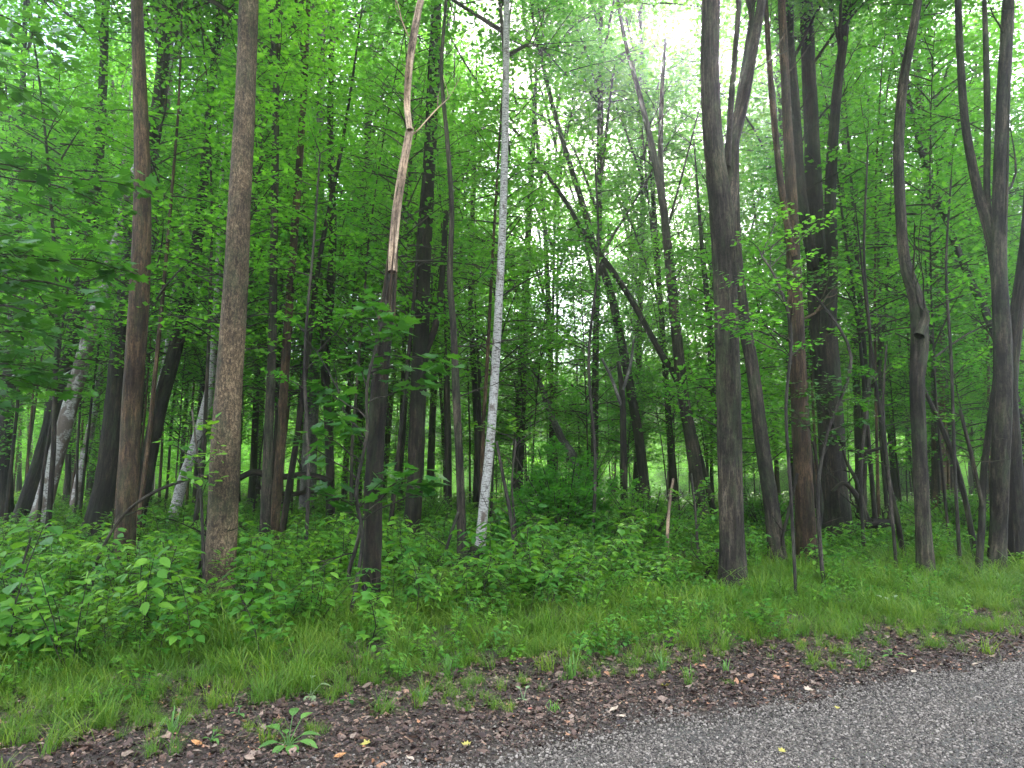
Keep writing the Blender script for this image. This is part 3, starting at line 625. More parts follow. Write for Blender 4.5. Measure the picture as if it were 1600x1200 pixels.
lying('dead_branch', [(1288, 880, 5), (1280, 840, 5), (1284, 790, 5), (1276, 720, 4), (1270, 690, 4)], 12.6, M_DARK, 'wavy dark vine-like stem beside the brown grey trunk', twigs=2)
lying('dead_branch', [(672, 925, 4), (690, 880, 4), (706, 830, 5), (716, 800, 4)], 11.4, M_TWIG, 'thin dark stem leaning right toward the crooked grey sapling trunk', twigs=2)
lying('dead_branch', [(560, 930, 6), (545, 900, 6), (558, 850, 6), (566, 810, 5)], 8.4, M_TWIG, 'dark crooked stick leaning beside the foot of the broken tree', twigs=2)
lying('dead_branch', [(20, 1000, 9), (10, 960, 6), (30, 900, 4), (48, 840, 3)], 7.6, M_TWIG, 'thin dark stick in the seedlings at the left edge', twigs=2)
lying('dead_branch', [(1100, 905, 6), (1112, 880, 6), (1122, 858, 5)], 10.6, M_DARK, 'short dark stick poking up left of the big forked trunk', twigs=1)
B = Buf(); rg = np.random.default_rng(3); c = at(737, 900, 12.4); gz = float(ground_z(c[0], c[1]))
B.tube([(0, 0, -.15), (.02, 0, .1), (.05, 0, .24), (.06, 0, .30)], [.17, .14, .12, .08], 14, 0, relief=.14, rng=rg, flare=.5)
for a_ in range(5): B.tube([(0, 0, .12), (.2*math.cos(a_*1.3), .2*math.sin(a_*1.3), .05), (.36*math.cos(a_*1.3+.2), .36*math.sin(a_*1.3+.2), -.05)], [.06, .04, .02], 6, 0, rng=rg, relief=.08)
link('stump', B.mesh('stump', [M_DARK]), None, (c[0], c[1], gz), 'low dark rotten stump at the foot of the white birch', 'stump')

# ------------------------------------------------------------------ young trees with visible leaves close by
def leafy(name, stem, Y, boughs, leaf, tm, lm, label, cat='sapling', K=7, Mx=6, twigm=None, seed=0, up=.35, droop=.2, spread=.5, sep=0):
    """boughs: (px, py, dY, length m) their outer ends; each starts on the nearest lower point of the stem"""
    rg = np.random.default_rng(abs(seed+int(stem[0][0]))); P, R = px_path(stem, Y, rg, .05, ground=stem[0][1] > 760)
    o0 = P[0].copy()
    if stem[0][1] > 760: o0[2] = float(ground_z(o0[0], o0[1]))
    root = thing(name, o0, label, cat)
    PR = smooth_path(np.hstack([P, R[:, None]]), 24); B = Buf(); B.tube(PR[:, :3]-o0, np.maximum(PR[:, 3], .003), 7, 0, relief=.04, rng=rg)
    link('trunk', B.mesh('trunk', [twigm or M_TWIG]), root)
    LM = []
    if sep:
        for q_ in range(6):
            LM.append(mesh_from('leaf', tm[0], tm[1], [lm], attrs={'lv': np.full(len(tm[0]), (q_+.5)/6)}))
    for bi, (px, py, dY, Lb) in enumerate(boughs):
        e = at(px, py, Y+dY); cand = PR[:, :3]; cost = np.linalg.norm(cand-(e-np.array([0, 0, .25])), axis=1); b = cand[int(np.argmin(cost))]
        d = e-b; ln = np.linalg.norm(d); B = Buf()
        st = b + d*max(0, 1-Lb/ln) if ln > Lb else b
        if bi < sep: B.single = []
        if ln > Lb: B.tube([b-o0, (b+st)/2-o0+np.array([0, 0, .03]), st-o0], [.009, .008, .007], 4, 0, rng=rg, cap=False)
        bough(B, rg, st-o0, d + np.array([0, 0, .12*ln]), max(Lb, .25), leaf, tm, K=K, Mx=Mx, droop=droop, up=up, spread=spread)
        bo = link('bough', B.mesh('bough', [M_TWIG, lm]), root)
        for (p_, d_, n_v, z_) in (getattr(B, 'single', None) or []):
            for q_ in range(len(p_)):
                dx = Vector(d_[q_]).normalized(); nz_ = Vector(n_v[q_]); nz_ = (nz_ - dx*nz_.dot(dx)).normalized(); sx_ = nz_.cross(dx)
                lo = link('leaf', LM[int(rg.integers(6))], bo); mt_ = Matrix((dx, sx_, nz_)).transposed().to_4x4(); mt_.translation = Vector(p_[q_])
                lo.matrix_local = mt_ @ Matrix.Scale(float(z_[q_]), 4)
    return root
leafy('oak_sapling', [(552, 930, 6), (566, 850, 6), (556, 770, 6), (573, 680, 5), (574, 600, 5), (598, 500, 4), (604, 470, 3)], 7.7,
      [(500, 668, -.2, .45), (478, 690, .1, .4), (520, 640, .2, .4), (545, 655, -.3, .4), (650, 735, -.4, .5), (622, 752, -.2, .35), (668, 760, -.1, .35), (600, 745, .3, .3), (505, 765, 0, .35), (540, 790, .2, .4),
       (640, 565, .1, .5), (560, 560, .1, .45), (600, 520, -.1, .35), (625, 505, .2, .35), (570, 495, .1, .35), (655, 600, .2, .4), (510, 610, .3, .35), (585, 480, 0, .3), (690, 560, .3, .4)],
      .185, MAPLE, M_LEAFD, 'young sapling with very large lobed leaves in front of the broken tree', K=4, Mx=4, up=.3, spread=.42, sep=19)
leafy('overhanging_tree', [(-230, 980, 60), (-215, 600, 50), (-190, 300, 44), (-170, 0, 36), (-165, -300, 28)], 5.6,
      [(60, 350, 0, 1.0), (150, 385, .2, .9), (110, 300, .3, .9), (30, 290, -.2, .9), (90, 420, .5, 1.0), (40, 470, 0, .9), (120, 500, .6, .8), (20, 400, -.3, .8), (190, 400, .1, .55), (60, 560, .6, .8), (15, 600, .2, .6),
       (90, 250, .8, .9), (30, 200, .6, .9), (120, 590, 1.0, .7), (165, 300, 1.2, .7), (20, 520, .8, .8), (75, 480, 1.0, .8), (70, 370, -.8, .8), (20, 330, -.9, .8), (130, 420, -.5, .8), (50, 440, -.6, .9), (10, 560, -.3, .7), (80, 540, .2, .8), (40, 130, 1.0, 1.0), (110, 160, 1.4, .9), (20, 60, .8, .9), (95, 60, 1.5, .8), (230, 290, 1.6, .5)],
      .135, MAPLE, M_LEAFD, 'tree beyond the left edge whose broad drooping leaves hang into the picture', 'tree', K=7, Mx=6, twigm=M_DARK, droop=.35, up=.32, sep=10)
leafy('maple_sapling', [(318, 900, 5), (316, 820, 5), (312, 740, 4), (306, 690, 3), (300, 640, 3)], 8.8,
      [(300, 710, -.2, .35), (335, 705, -.2, .3), (280, 740, .1, .3), (325, 745, -.2, .3), (300, 650, .1, .3), (330, 660, 0, .25), (265, 690, .2, .3)],
      .11, OVATE, M_UNDER, 'small sapling with clustered oval leaves left of the big scaly trunk', K=5, Mx=4, up=.4)
leafy('beech_sapling', [(1285, 885, 6), (1278, 780, 6), (1292, 680, 5), (1330, 560, 5), (1280, 470, 4), (1230, 420, 3)], 9.9,
      [(1280, 592, -.6, .7), (1320, 585, -.4, .5), (1240, 640, -.6, .6), (1290, 640, -.3, .6), (1330, 625, .1, .5), (1250, 600, -.3, .5), (1350, 660, 0, .5), (1300, 690, .1, .5), (1240, 430, -.5, .8), (1300, 440, -.3, .8), (1310, 405, 0, .6)],
      .085, OVATE, M_LEAFD, 'young tree with level sprays of glossy leaves in front of the stoutest trunk', K=9, Mx=6, up=.28, droop=.12)
leafy('beech_sapling', [(1242, 900, 5), (1236, 780, 5), (1228, 640, 5), (1236, 520, 5), (1215, 440, 4), (1190, 400, 3)], 9.0,
      [(1135, 475, -.4, .9), (1170, 490, -.5, .7), (1120, 500, .0, .7), (1200, 440, -.3, .7), (1165, 440, 0, .8), (1235, 470, -.2, .6), (1260, 540, .2, .6), (1150, 520, .2, .5), (1205, 400, .3, .7), (1265, 400, .2, .7), (1250, 350, .4, .7), (1180, 370, .5, .6), (1225, 320, .6, .7), (1290, 340, .5, .7)],
      .08, OVATE, M_LEAF, 'young tree spreading pale feathery leaf sprays across the big forked trunk', K=10, Mx=6, up=.28, droop=.12)
leafy('maple_sapling', [(1400, 880, 5), (1390, 760, 5), (1380, 640, 4), (1385, 540, 3)], 11.8,
      [(1340, 700, 0, .7), (1420, 690, 0, .6), (1360, 640, .2, .6), (1430, 620, .3, .6), (1350, 580, .3, .6), (1410, 560, 0, .5), (1480, 650, .4, .6)],
      .09, MAPLE7, M_LEAF, 'light green sapling left of the crooked trunk', K=8, Mx=6)
leafy('maple_sapling', [(812, 905, 4), (806, 830, 4), (800, 760, 3), (806, 690, 3)], 11.9,
      [(780, 790, 0, .5), (850, 800, .1, .6), (830, 730, 0, .5), (780, 700, .1, .5), (860, 850, 0, .5), (800, 660, 0, .4), (820, 680, .2, .5), (750, 660, .3, .4)],
      .09, MAPLE7, M_UNDER, 'small bright sapling just right of the white birch', K=7, Mx=5)
leafy('maple_sapling', [(1096, 900, 4), (1090, 850, 4), (1086, 790, 3), (1080, 740, 3)], 11.2,
      [(1070, 820, 0, .4), (1110, 800, 0, .4), (1060, 770, .2, .4), (1100, 755, 0, .4), (1075, 860, -.1, .4), (1120, 850, .2, .4)],
      .09, MAPLE7, M_UNDER, 'low sapling left of the foot of the big forked trunk', K=6, Mx=5)
for (nm, st, Y_, bs, lab) in [
    ('maple_sapling', [(476, 880, 6), (482, 740, 6), (476, 560, 5), (490, 380, 4), (500, 240, 3)], 12.2, [(440, 420, 0, .9), (530, 400, .2, .9), (460, 330, .1, .9), (540, 310, 0, .8), (430, 270, .3, .8), (520, 230, .2, .8), (480, 190, 0, .7), (455, 500, .2, .8), (530, 490, 0, .8), (560, 360, .4, .8), (500, 560, .3, .7), (430, 580, .1, .7)], 'tall bright sapling filling the space between the big scaly trunk and the broken tree'),
    ('maple_sapling', [(925, 870, 6), (930, 720, 5), (920, 560, 5), (935, 400, 4), (930, 250, 3)], 14.5, [(880, 440, 0, .9), (985, 290, 0, .8), (960, 200, .2, .9), (920, 170, 0, .8), (890, 530, .2, .8), (890, 600, 0, .8), (860, 370, .3, .9)], 'tall light sapling whose leaves partly hide the leaning trunks'),
    ('maple_sapling', [(1352, 880, 6), (1345, 740, 5), (1360, 560, 5), (1350, 400, 4), (1356, 230, 3)], 13.6, [(1310, 430, 0, .9), (1400, 420, .2, .9), (1330, 320, .1, .9), (1395, 300, 0, .8), (1310, 240, .3, .8), (1390, 200, .2, .8), (1350, 170, 0, .8), (1320, 520, .2, .8), (1395, 520, 0, .8), (1340, 130, .4, .8)], 'tall light sapling between the stoutest dark tree and the crooked burled trunk'),
    ('maple_sapling', [(1500, 880, 6), (1492, 740, 5), (1486, 560, 5), (1478, 420, 4), (1486, 280, 3)], 12.8, [(1450, 450, 0, .9), (1530, 430, .2, .9), (1470, 340, .1, .8), (1520, 310, 0, .8), (1450, 280, .3, .8), (1490, 230, 0, .7), (1460, 560, .2, .8), (1520, 560, 0, .8)], 'light sapling between the crooked burled trunk and the three-stemmed tree')]:
    leafy(nm, st, Y_, bs, .10, MAPLE7, M_LEAF, lab, K=9, Mx=6, up=.5, droop=.2)
# round shrub in the middle distance
def shrub(px, py, Y, rw, h, label, n=120, leaf=.06, seed=0, name='shrub', lm=None):
    rg = np.random.default_rng(seed); c = at(px, py, Y); gz = float(ground_z(c[0], c[1])); root = thing(name, (c[0], c[1], gz), label, 'shrub')
    B = Buf(); S_ = Buf()
    for i in range(9):
        a_ = i*.7; S_.tube(smooth_path([(0, 0, -.1), (rw*.25*math.cos(a_), rw*.25*math.sin(a_), h*.4), (rw*.6*math.cos(a_), rw*.6*math.sin(a_), h*.85)], 6), np.linspace(.02, .005, 6), 5, 0, rng=rg, cap=False)
    for i in range(n):
        a_ = rg.uniform(0, 6.28); e = rg.uniform(-.05, 1.0); rr = rg.uniform(.35, .95); lump = 1+.22*math.sin(a_*3+seed)+.15*math.sin(a_*5+e*4)
        p_ = np.array([rw*rr*math.cos(a_)*math.cos(e*1.35)*lump, rw*rr*math.sin(a_)*math.cos(e*1.35)*lump, h*(.12+.8*math.sin(e*1.4)*rr*lump)])
        bough(B, rg, p_*.75, p_ + np.array([0, 0, .3]), rg.uniform(.35, .6), leaf, LEAF2 if Y > 14 else OVATE, K=8, Mx=7, up=.6, seg=3)
    link('stem', S_.mesh('stem', [M_TWIG]), root); link('foliage', B.mesh('foliage', [M_TWIG, lm or M_UNDER]), root)
shrub(880, 830, 15.5, 1.9, 2.5, 'round dense green shrub in the middle distance right of the white birch', 230, .10, 1, lm=M_LEAF)
shrub(1010, 850, 14.6, 1.3, 1.5, 'lower shrub to the right of the round dense shrub', 110, .07, 2)
shrub(660, 850, 17.5, 1.2, 1.2, 'dim low shrub behind the dark upright trunk', 90, .07, 3)
shrub(1200, 850, 17.5, 1.3, 1.3, 'low leafy shrub behind the gap right of the forked trunk', 90, .07, 4)
shrub(1500, 850, 17, 1.5, 1.5, 'low spreading shrub behind the right clump', 110, .07, 5)

# ------------------------------------------------------------------ the wood behind
rng = np.random.default_rng(21)
def in_view(x, y, m=2.0): return abs(x) < .735*y + m
bark_l = [M_DARK, M_DARK, M_GREY, M_BROWN]
TALL = []
for i in range(6):
    r_ = np.random.default_rng(300+i); H = 19+i*1.1
    TALL.append((H, generic_trunk(r_, H, .11+.02*(i % 3), bark_l[i % 4], lean=[.02, .14, -.05, .08, .0, .2][i], limbs=9), canopy_crown(np.random.default_rng(330+i), H*.70, 3.4, 165, .17, M_TWIG, z0=H*.28)))
THIN = []
for i in range(4):
    r_ = np.random.default_rng(360+i); H = 12+i*1.2
    THIN.append((H, generic_trunk(r_, H, .055, bark_l[i % 4], lean=[.03, .16, -.1, .05][i], n=6, limbs=7), young_crown(np.random.default_rng(380+i), H, 2.3, 70, .145, z0=.34, K=9, Mx=6)))
YOUNG = []
for i in range(8):
    r_ = np.random.default_rng(400+i); H = 3.6+i*1.0
    YOUNG.append((H, generic_trunk(r_, H, .03, [M_TWIG, M_DARK, M_GREY][i % 3], lean=.1, n=6, limbs=2, wig=.08), young_crown(np.random.default_rng(440+i), H, 1.5+.14*i, 34+6*i, .13, z0=.33, tm=LEAF2, K=9, Mx=7)))
def place(kind, protos, x, y, name, label, cat, group, sc_=(0.85, 1.2)):
    i = int(rng.integers(len(protos))); H, tm_, cm_ = protos[i]; z = float(ground_z(x, y)); s_ = rng.uniform(*sc_)
    r = thing(name, (x, y, z), label, cat, group); r.rotation_euler = (rng.normal(0, .03), rng.normal(0, .03), rng.uniform(0, 6.28)); r.scale = (s_, s_, s_*rng.uniform(.95, 1.1))
    link('trunk', tm_, r); link('crown', cm_, r); return r
used = [tuple(o.location[:2]) for o in sc.objects if o.parent is None and 'category' in o]
def free(x, y, d): return all((x-a)**2+(y-b)**2 > d*d for a, b in used)
def gap(x, y):      # the thin place in the canopy where the bright sky shows
    px = 800 + F*x/y
    return (930 < px < 1240 and 15 < y < 60) or (1260 < px < 1420 and 18 < y < 60)
nT = 0
for p_, y in [(862, 31), (925, 26.5), (992, 33), (1052, 28), (1236, 24.5), (1338, 27), (1392, 33), (1478, 25), (1532, 31), (600, 33), (560, 27)]:
    x = (p_-800)/F*y
    place('t', TALL, x, y, 'woodland_tree', 'x', 'tree', 'tall trees behind the nearest trunks', (1.05, 1.3)); used.append((x, y)); nT += 1
for k in range(6000):
    y = 16.5 + 31*rng.uniform()**.85; x = rng.uniform(-1, 1)*(.74*y+2)
    if not free(x, y, 2.5 + .01*y): continue
    if y < 22.5 and 740 < 800 + F*x/y < 1150: continue
    if gap(x, y) and rng.uniform() < (.72 if y < 26 else .3): continue
    far = y > 34
    if rng.uniform() < .6: place('t', TALL, x, y, 'woodland_tree', 'dark woodland tree with full crown far back in the wood' if far else 'tall dark woodland tree with leafy crown behind the nearest trunks', 'tree', 'tall trees far back in the wood' if far else 'tall trees behind the nearest trunks')
    else: place('t', THIN, x, y, 'slender_tree', 'slender young tree far back in the wood' if far else 'slender young tree behind the nearest trunks', 'tree', 'slender trees far back in the wood' if far else 'slender trees behind the nearest trunks')
    used.append((x, y)); nT += 1
    if nT >= 160: break
for k in range(3000):
    y = 13 + 15*rng.uniform(); x = rng.uniform(-1, 1)*.72*y; p_ = 800+F*x/y
    if not free(x, y, 1.3) or 760 < p_ < 1240 or s_of(x, y) < 12.5: continue
    place('t', THIN, x, y, 'slender_tree', 'x', 'tree', 'slender trees behind the nearest trunks', (.75, 1.0)); used.append((x, y)); nT += 1
    if nT >= 178: break
for k in range(3000):       # more stems deep in the wood, and a fuller canopy on the left
    y = 30 + 17*rng.uniform(); x = rng.uniform(-1, 1)*.74*y
    if not free(x, y, 1.6) or gap(x, y): continue
    place('t', THIN, x, y, 'slender_tree', 'x', 'tree', 'slender trees far back in the wood', (.85, 1.15)); used.append((x, y)); nT += 1
    if nT >= 202: break
for k in range(3000):
    y = 19 + 17*rng.uniform(); x = -.72*y*rng.uniform()
    if not free(x, y, 2.0) or 800 + F*x/y > 640: continue
    place('t', TALL, x, y, 'woodland_tree', 'x', 'tree', 'tall trees behind the nearest trunks'); used.append((x, y)); nT += 1
    if nT >= 209: break
nY = 0
for k in range(6000):
    y = 12.5 + 30*rng.uniform()**1.1; x = rng.uniform(-1, 1)*(.72*y+1)
    if not free(x, y, 1.15): continue
    if s_of(x, y) < 11: continue
    if y < 22 and rng.uniform() < .96 and (800 < 800 + F*x/y < 1135 or 20 < 800 + F*x/y < 330): continue
    if y < 17 and rng.uniform() < .45: continue
    place('y', YOUNG, x, y, 'understorey_sapling', 'small leafy understorey sapling among the trunks', 'sapling', 'understorey saplings', (.7, 1.15))
    used.append((x, y)); nY += 1
    if nY >= 140: break
# each repeat is told apart by the marked trunks it is seen between and by its distance
ANCH = [(-900, None), (95, 'large leaning birch'), (204, 'straight brown trunk'), (352, 'big scaly trunk'), (430, 'two thin poles'), (515, 'forked dark trunk'), (588, 'broken tree'), (717, 'crooked grey sapling'),
        (765, 'white birch'), (975, 'pale forked snag'), (1140, 'big forked trunk'), (1300, 'stoutest dark tree'), (1437, 'crooked burled trunk'), (1563, 'three-stemmed tree'), (9999, None)]
ORD = ['nearest', 'second nearest', 'third nearest', 'fourth nearest', 'fifth nearest', 'sixth nearest', 'seventh nearest', 'eighth nearest', 'ninth nearest', 'tenth nearest'] + ['%dth nearest' % q_ for q_ in range(11, 60)]
KW = {'woodland_tree': 'tall dark tree', 'slender_tree': 'slender tree', 'understorey_sapling': 'low leafy sapling'}; cells = {}
for o in sc.objects:
    kd = o.name.split('.')[0]
    if kd in KW and o.parent is None:
        p_ = 800 + F*o.location.x/o.location.y; c_ = [q_ for q_ in range(len(ANCH)-1) if ANCH[q_][0] <= p_ < ANCH[q_+1][0]][0]; cells.setdefault((kd, c_), []).append(o)
for (kd, c_), lst in cells.items():
    a_, b_ = ANCH[c_][1], ANCH[c_+1][1]
    where = 'left of the %s' % b_ if a_ is None else 'right of the %s' % a_ if b_ is None else 'between the %s and the %s' % (a_, b_)
    for q_, o in enumerate(sorted(lst, key=lambda o: o.location.y)): o['label'] = '%s %s %s' % (KW[kd], ORD[q_], where)
print('trees', nT, 'saplings', nY)

# trees along the far side of the bright meadow: a wood that reads as one mass
n = 420; ang = rng.uniform(-.82, .82, n); dd = rng.uniform(66, 110, n); fx, fy = dd*np.sin(ang), dd*np.cos(ang)
scatter('distant_treeline', pts_on(fx, fy, -1.5), tilt(rng, n, .08), rng.uniform(1.1, 2.3, n)*np.where(dd < 78, .6, 1), rng.integers(0, 5, n), CROWNS, label='distant line of trees and bushes beyond the wood')

n = 420; fy = rng.uniform(44, 64, n); fx = fy*rng.uniform(-.8, .8, n)
scatter('thicket', pts_on(fx, fy, -.3), tilt(rng, n, .1), rng.uniform(.28, .55, n), rng.integers(0, 5, n), CROWNS, label='bright leafy thicket along the far edge of the wood')

# ------------------------------------------------------------------ haze volume added to give the veiling glow around the sun
hz = Buf(); x0, x1, y0_, y1_, z0_, z1_ = -150, 150, -40, 140, -4, 42
V = np.array([[a_, b_, c_] for a_ in (x0, x1) for b_ in (y0_, y1_) for c_ in (z0_, z1_)], float)
T_ = np.array([[0, 1, 3], [0, 3, 2], [4, 6, 7], [4, 7, 5], [0, 4, 5], [0, 5, 1], [2, 3, 7], [2, 7, 6], [0, 2, 6], [0, 6, 4], [1, 5, 7], [1, 7, 3]])
mh = bpy.data.materials.new('glow_haze'); mh.use_nodes = True; mh.node_tree.nodes.clear()
o_ = N(mh.node_tree, 'ShaderNodeOutputMaterial'); pv = N(mh.node_tree, 'ShaderNodeVolumePrincipled'); mh.node_tree.links.new(pv.outputs[0], o_.inputs['Volume'])
pv.inputs['Color'].default_value = (.93, .97, 1, 1); pv.inputs['Density'].default_value = .0023; pv.inputs['Anisotropy'].default_value = .88
link('haze', mesh_from('haze', V, T_, [mh]), kind='stuff', label='thin haze added for the glow around the sun')

# ------------------------------------------------------------------ undergrowth, grass, litter, chippings
def seedling(rng, h, nl, leaf, tm, m, trifol=True):
    B = Buf(); k = 5; ax = smooth_path([(0, 0, -.03), (rng.normal(0, .03), rng.normal(0, .03), h*.5), (rng.normal(0, .07), rng.normal(0, .07), h)], k)
    B.tube(ax, np.linspace(.004, .002, k), 3, 0, rng=rng, cap=False); pos = []; d = []; nr = []; sz = []
    for i in range(nl):
        f = .3+.7*(i+1)/nl; b = np.array([np.interp(f, np.linspace(0, 1, k), ax[:, j]) for j in range(3)]); az = i*2.4+rng.normal(0, .4)
        o_ = np.array([math.cos(az), math.sin(az), rng.uniform(.05, .5)]); st = leaf*rng.uniform(.4, 1.1); p_ = b+o_*st
        B.tube([b, p_], [.0022, .0015], 3, 0, rng=rng, cap=False)
        for a2 in ((-1.15, 0, 1.15) if trifol else (0,)):
            pos.append(p_); d.append([math.cos(az+a2), math.sin(az+a2), rng.uniform(-.45, .05)]); nr.append([rng.normal(0, .3), rng.normal(0, .3), 1]); sz.append(leaf*rng.uniform(.7, 1.15))
    B.leaves(tm, pos, np.array(d), np.array(nr), sz, 1, rng=rng)
    return B.mesh('seedling', [M_TWIG, m])
def lance_plant(rng, h, n, leaf, m, tm=ASHL):
    B = Buf()
    for s_ in range(3):
        top = np.array([rng.normal(0, .12), rng.normal(0, .12), h*rng.uniform(.7, 1.1)]); B.tube([(0, 0, -.02), top*.5+np.array([0, 0, .02]), top], [.003, .0025, .0015], 3, 0, rng=rng, cap=False)
        f = rng.uniform(.25, 1, n); az = rng.uniform(0, 6.28, n)
        B.leaves(tm, f[:, None]*top, np.stack([np.cos(az), np.sin(az), rng.uniform(-.1, .6, n)], 1), np.stack([rng.normal(0, .3, n), rng.normal(0, .3, n), np.ones(n)], 1), leaf*rng.uniform(.6, 1.2, n), 1, rng=rng)
    return B.mesh('leafy_stem', [M_TWIG, m])
def tuft(rng, n, h, wdt, spread=.08, m=None, lay=1.0):
    az = rng.uniform(0, 6.283, n); r0 = spread*np.sqrt(rng.uniform(0, 1, n)); a0 = rng.uniform(0, 6.283, n); hh = h*rng.uniform(.45, 1.15, n); out = hh*rng.uniform(.15, .95, n)*lay
    base = np.stack([r0*np.cos(a0), r0*np.sin(a0), np.full(n, -.02)], 1); dv = np.stack([np.cos(az), np.sin(az), np.zeros(n)], 1); sv = np.stack([-np.sin(az), np.cos(az), np.zeros(n)], 1)
    V = np.zeros((n, 7, 3)); lev = [(0, 0, 1), (.35, .55, .9), (.7, .9, .6)]
    for i, (o_, z_, w_) in enumerate(lev):
        c = base + dv*(out*o_**1.4)[:, None] + np.array([0, 0, 1.])*(hh*z_)[:, None]; V[:, 2*i] = c - sv*wdt*w_*.5; V[:, 2*i+1] = c + sv*wdt*w_*.5
    V[:, 6] = base + dv*out[:, None]*1.15 + np.array([0, 0, 1.])*(hh*(1.0-.45*out/hh))[:, None]
    T = np.array([[0, 1, 3], [0, 3, 2], [2, 3, 5], [2, 5, 4], [4, 5, 6]])
    Tt = (T[None]+(np.arange(n)*7)[:, None, None]).reshape(-1, 3)
    return mesh_from('grass_tuft', V.reshape(-1, 3), Tt, [m or M_GRASS], attrs={'lv': np.repeat(rng.uniform(0, 1, n), 7)})

rng = np.random.default_rng(55)
SEED = [seedling(np.random.default_rng(500+i), .24+.06*i, 8+2*i, .070+.008*(i % 3), [OVATE, MAPLE7, OVATE, MAPLE7, ASHL, OVATE][i], M_UNDER, i % 3 != 2) for i in range(6)] \
     + [lance_plant(np.random.default_rng(520+i), .32+.06*i, 26, .058, M_UNDER) for i in range(3)]
def field(n, x0, x1, y0, y1): return rng.uniform(x0, x1, n), rng.uniform(y0, y1, n)
x, y = field(100000, -30, 30, 5, 42); s = s_of(x, y); edge = 6.7 + .7*wob(x, y, .8, 2.0) + .9*np.clip(x/6, 0, 1) + .5*np.clip(-x-2, 0, 3)*-.3
dens = np.clip((s-edge)/1.2, 0, 1)*np.where(y < 18, 1.0, np.clip(1-(y-18)/30, .28, 1)) * np.where((x < -3) & (s > 15), .5, 1)
clump = .35+.65*np.clip(.6+wob(x, y, 1.3, 5.0), 0, 1)
keep = (rng.uniform(0, 1, len(x)) < dens*clump*.85) & (np.abs(x) < .74*y+1.5); 
for tx, ty in [o.location[:2] for o in sc.objects if o.parent is None and o.get('category') in ('tree', 'stump') and o.name.split('.')[0] not in ('woodland_tree', 'slender_tree') and o.location.y < 15]:
    keep &= ~((np.abs(x-tx*y/ty) < .36) & (y > ty-1.7) & (y < ty+.1) & (rng.uniform(0, 1, len(x)) < .85))
x, y, s = x[keep], y[keep], s[keep]; n = len(x); print('seedlings', n)
idx = rng.integers(0, 9, n); sel = wob(x, y, .5, 9.) > .15; idx[sel] = rng.choice([0, 2, 4, 6], sel.sum())
scatter('undergrowth', pts_on(x, y), tilt(rng, n, .14), rng.uniform(.55, 1.35, n)*np.where(x < 2, 1.15, .9)*np.clip(1+.65*wob(x, y, 1.5, 3.3), .5, 1.75), idx, SEED, label='leafy seedlings and low plants covering the woodland floor')
# thinner seedlings in the grass
x, y = field(6000, -12, 16, 4, 12); s = s_of(x, y); keep = (s > 5.6) & (s < 8.8) & (wob(x, y, 1.6, 7.) > .05-.12*(s-6.5)) & (np.abs(x) < .74*y+1); x, y = x[keep], y[keep]; n = len(x)
scatter('low_plants', pts_on(x, y), tilt(rng, n, .2), rng.uniform(.35, .8, n), rng.integers(0, 9, n), SEED, label='small leafy plants mixed into the verge grass')

TUFTS = [tuft(np.random.default_rng(600+i), 34, .17+.035*i, .0045+.0008*i, .07, lay=1.0+.25*i) for i in range(5)]
x, y = field(80000, -13, 17, 3.5, 17); s = s_of(x, y); e0 = 5.45 + .42*wob(x, y, 1.4, 1.0) + .45*wob(x, y, 3.7, 3.0) - .45*np.clip((x-1)/4, 0, 1) - .85*np.clip((-x-1)/2, 0, 1)
d_ = np.clip((s-e0)/.7, 0, 1)*np.clip((10.5+1.5*wob(x, y, .7)-s)/3.0, 0.0, 1)*np.clip(.55+.25*(x < -1.5)+1.0*wob(x, y, 2.3, 6.0), .10, 1)
d_ = np.maximum(d_*.75, .22*((s > 4.7) & (s < 6.2))*(wob(x, y, 2.9, 11.) > .12))
keep = (rng.uniform(0, 1, len(x)) < d_) & (np.abs(x) < .74*y+1); x, y, s = x[keep], y[keep], s[keep]; n = len(x); print('tufts', n)
scatter('grass', pts_on(x, y), tilt(rng, n, .16), rng.uniform(.35, 1.05, n)*np.clip(.6+(s-5.4)*.3, .55, 1.25)*np.clip(1+.35*wob(x,y,2.7,8.), .6, 1.4), rng.integers(0, 5, n), TUFTS, label='fine green grass along the verge')

def dead_leaf(rng, tm):
    V, T = tm; V = V.copy(); cu = rng.uniform(-.5, .9); V[:, 2] = cu*(V[:, 0]-.5)**2 + rng.uniform(-.6, 1.0)*np.abs(V[:, 1])**1.5 + rng.normal(0, .05, len(V)) + .06; V[:, 0] -= .5
    return mesh_from('dead_leaf', V, T, [M_DEAD])
DEADS = [dead_leaf(np.random.default_rng(700+i), [MAPLE, OVATE, OVATE, MAPLE7, ASHL, LEAF2][i % 6]) for i in range(9)]
def band(n, s0, s1, t0, t1): s = rng.uniform(s0, s1, n); t = rng.uniform(t0, t1, n); P_ = s[:, None]*RN+t[:, None]*RU; return P_[:, 0], P_[:, 1], s, t
x, y, s, t_ = band(120000, 3.9, 7.2, -5.5, 12); e_ = road_edge(t_)
pr = np.clip((s-e_+.05)/.35, 0, 1)*np.where(s < 6.3, 1, .35) + .05*np.exp(-np.clip(e_-s, 0, 9)/.15)
keep = (rng.uniform(0, 1, len(x)) < pr) & (np.abs(x) < .76*y+.8); x, y, s = x[keep], y[keep], s[keep]; n = len(x); print('litter', n)
P_ = pts_on(x, y, .006); P_[:, 2] += rng.uniform(0, .014, n)
scatter('leaf_litter', P_, tilt(rng, n, .32), rng.choice([.015, .022, .030, .044, .065], n, p=[.30, .33, .22, .11, .04])*rng.uniform(.8, 1.25, n), rng.integers(0, 9, n), DEADS, label='brown dead leaves and crumbs along the road edge')
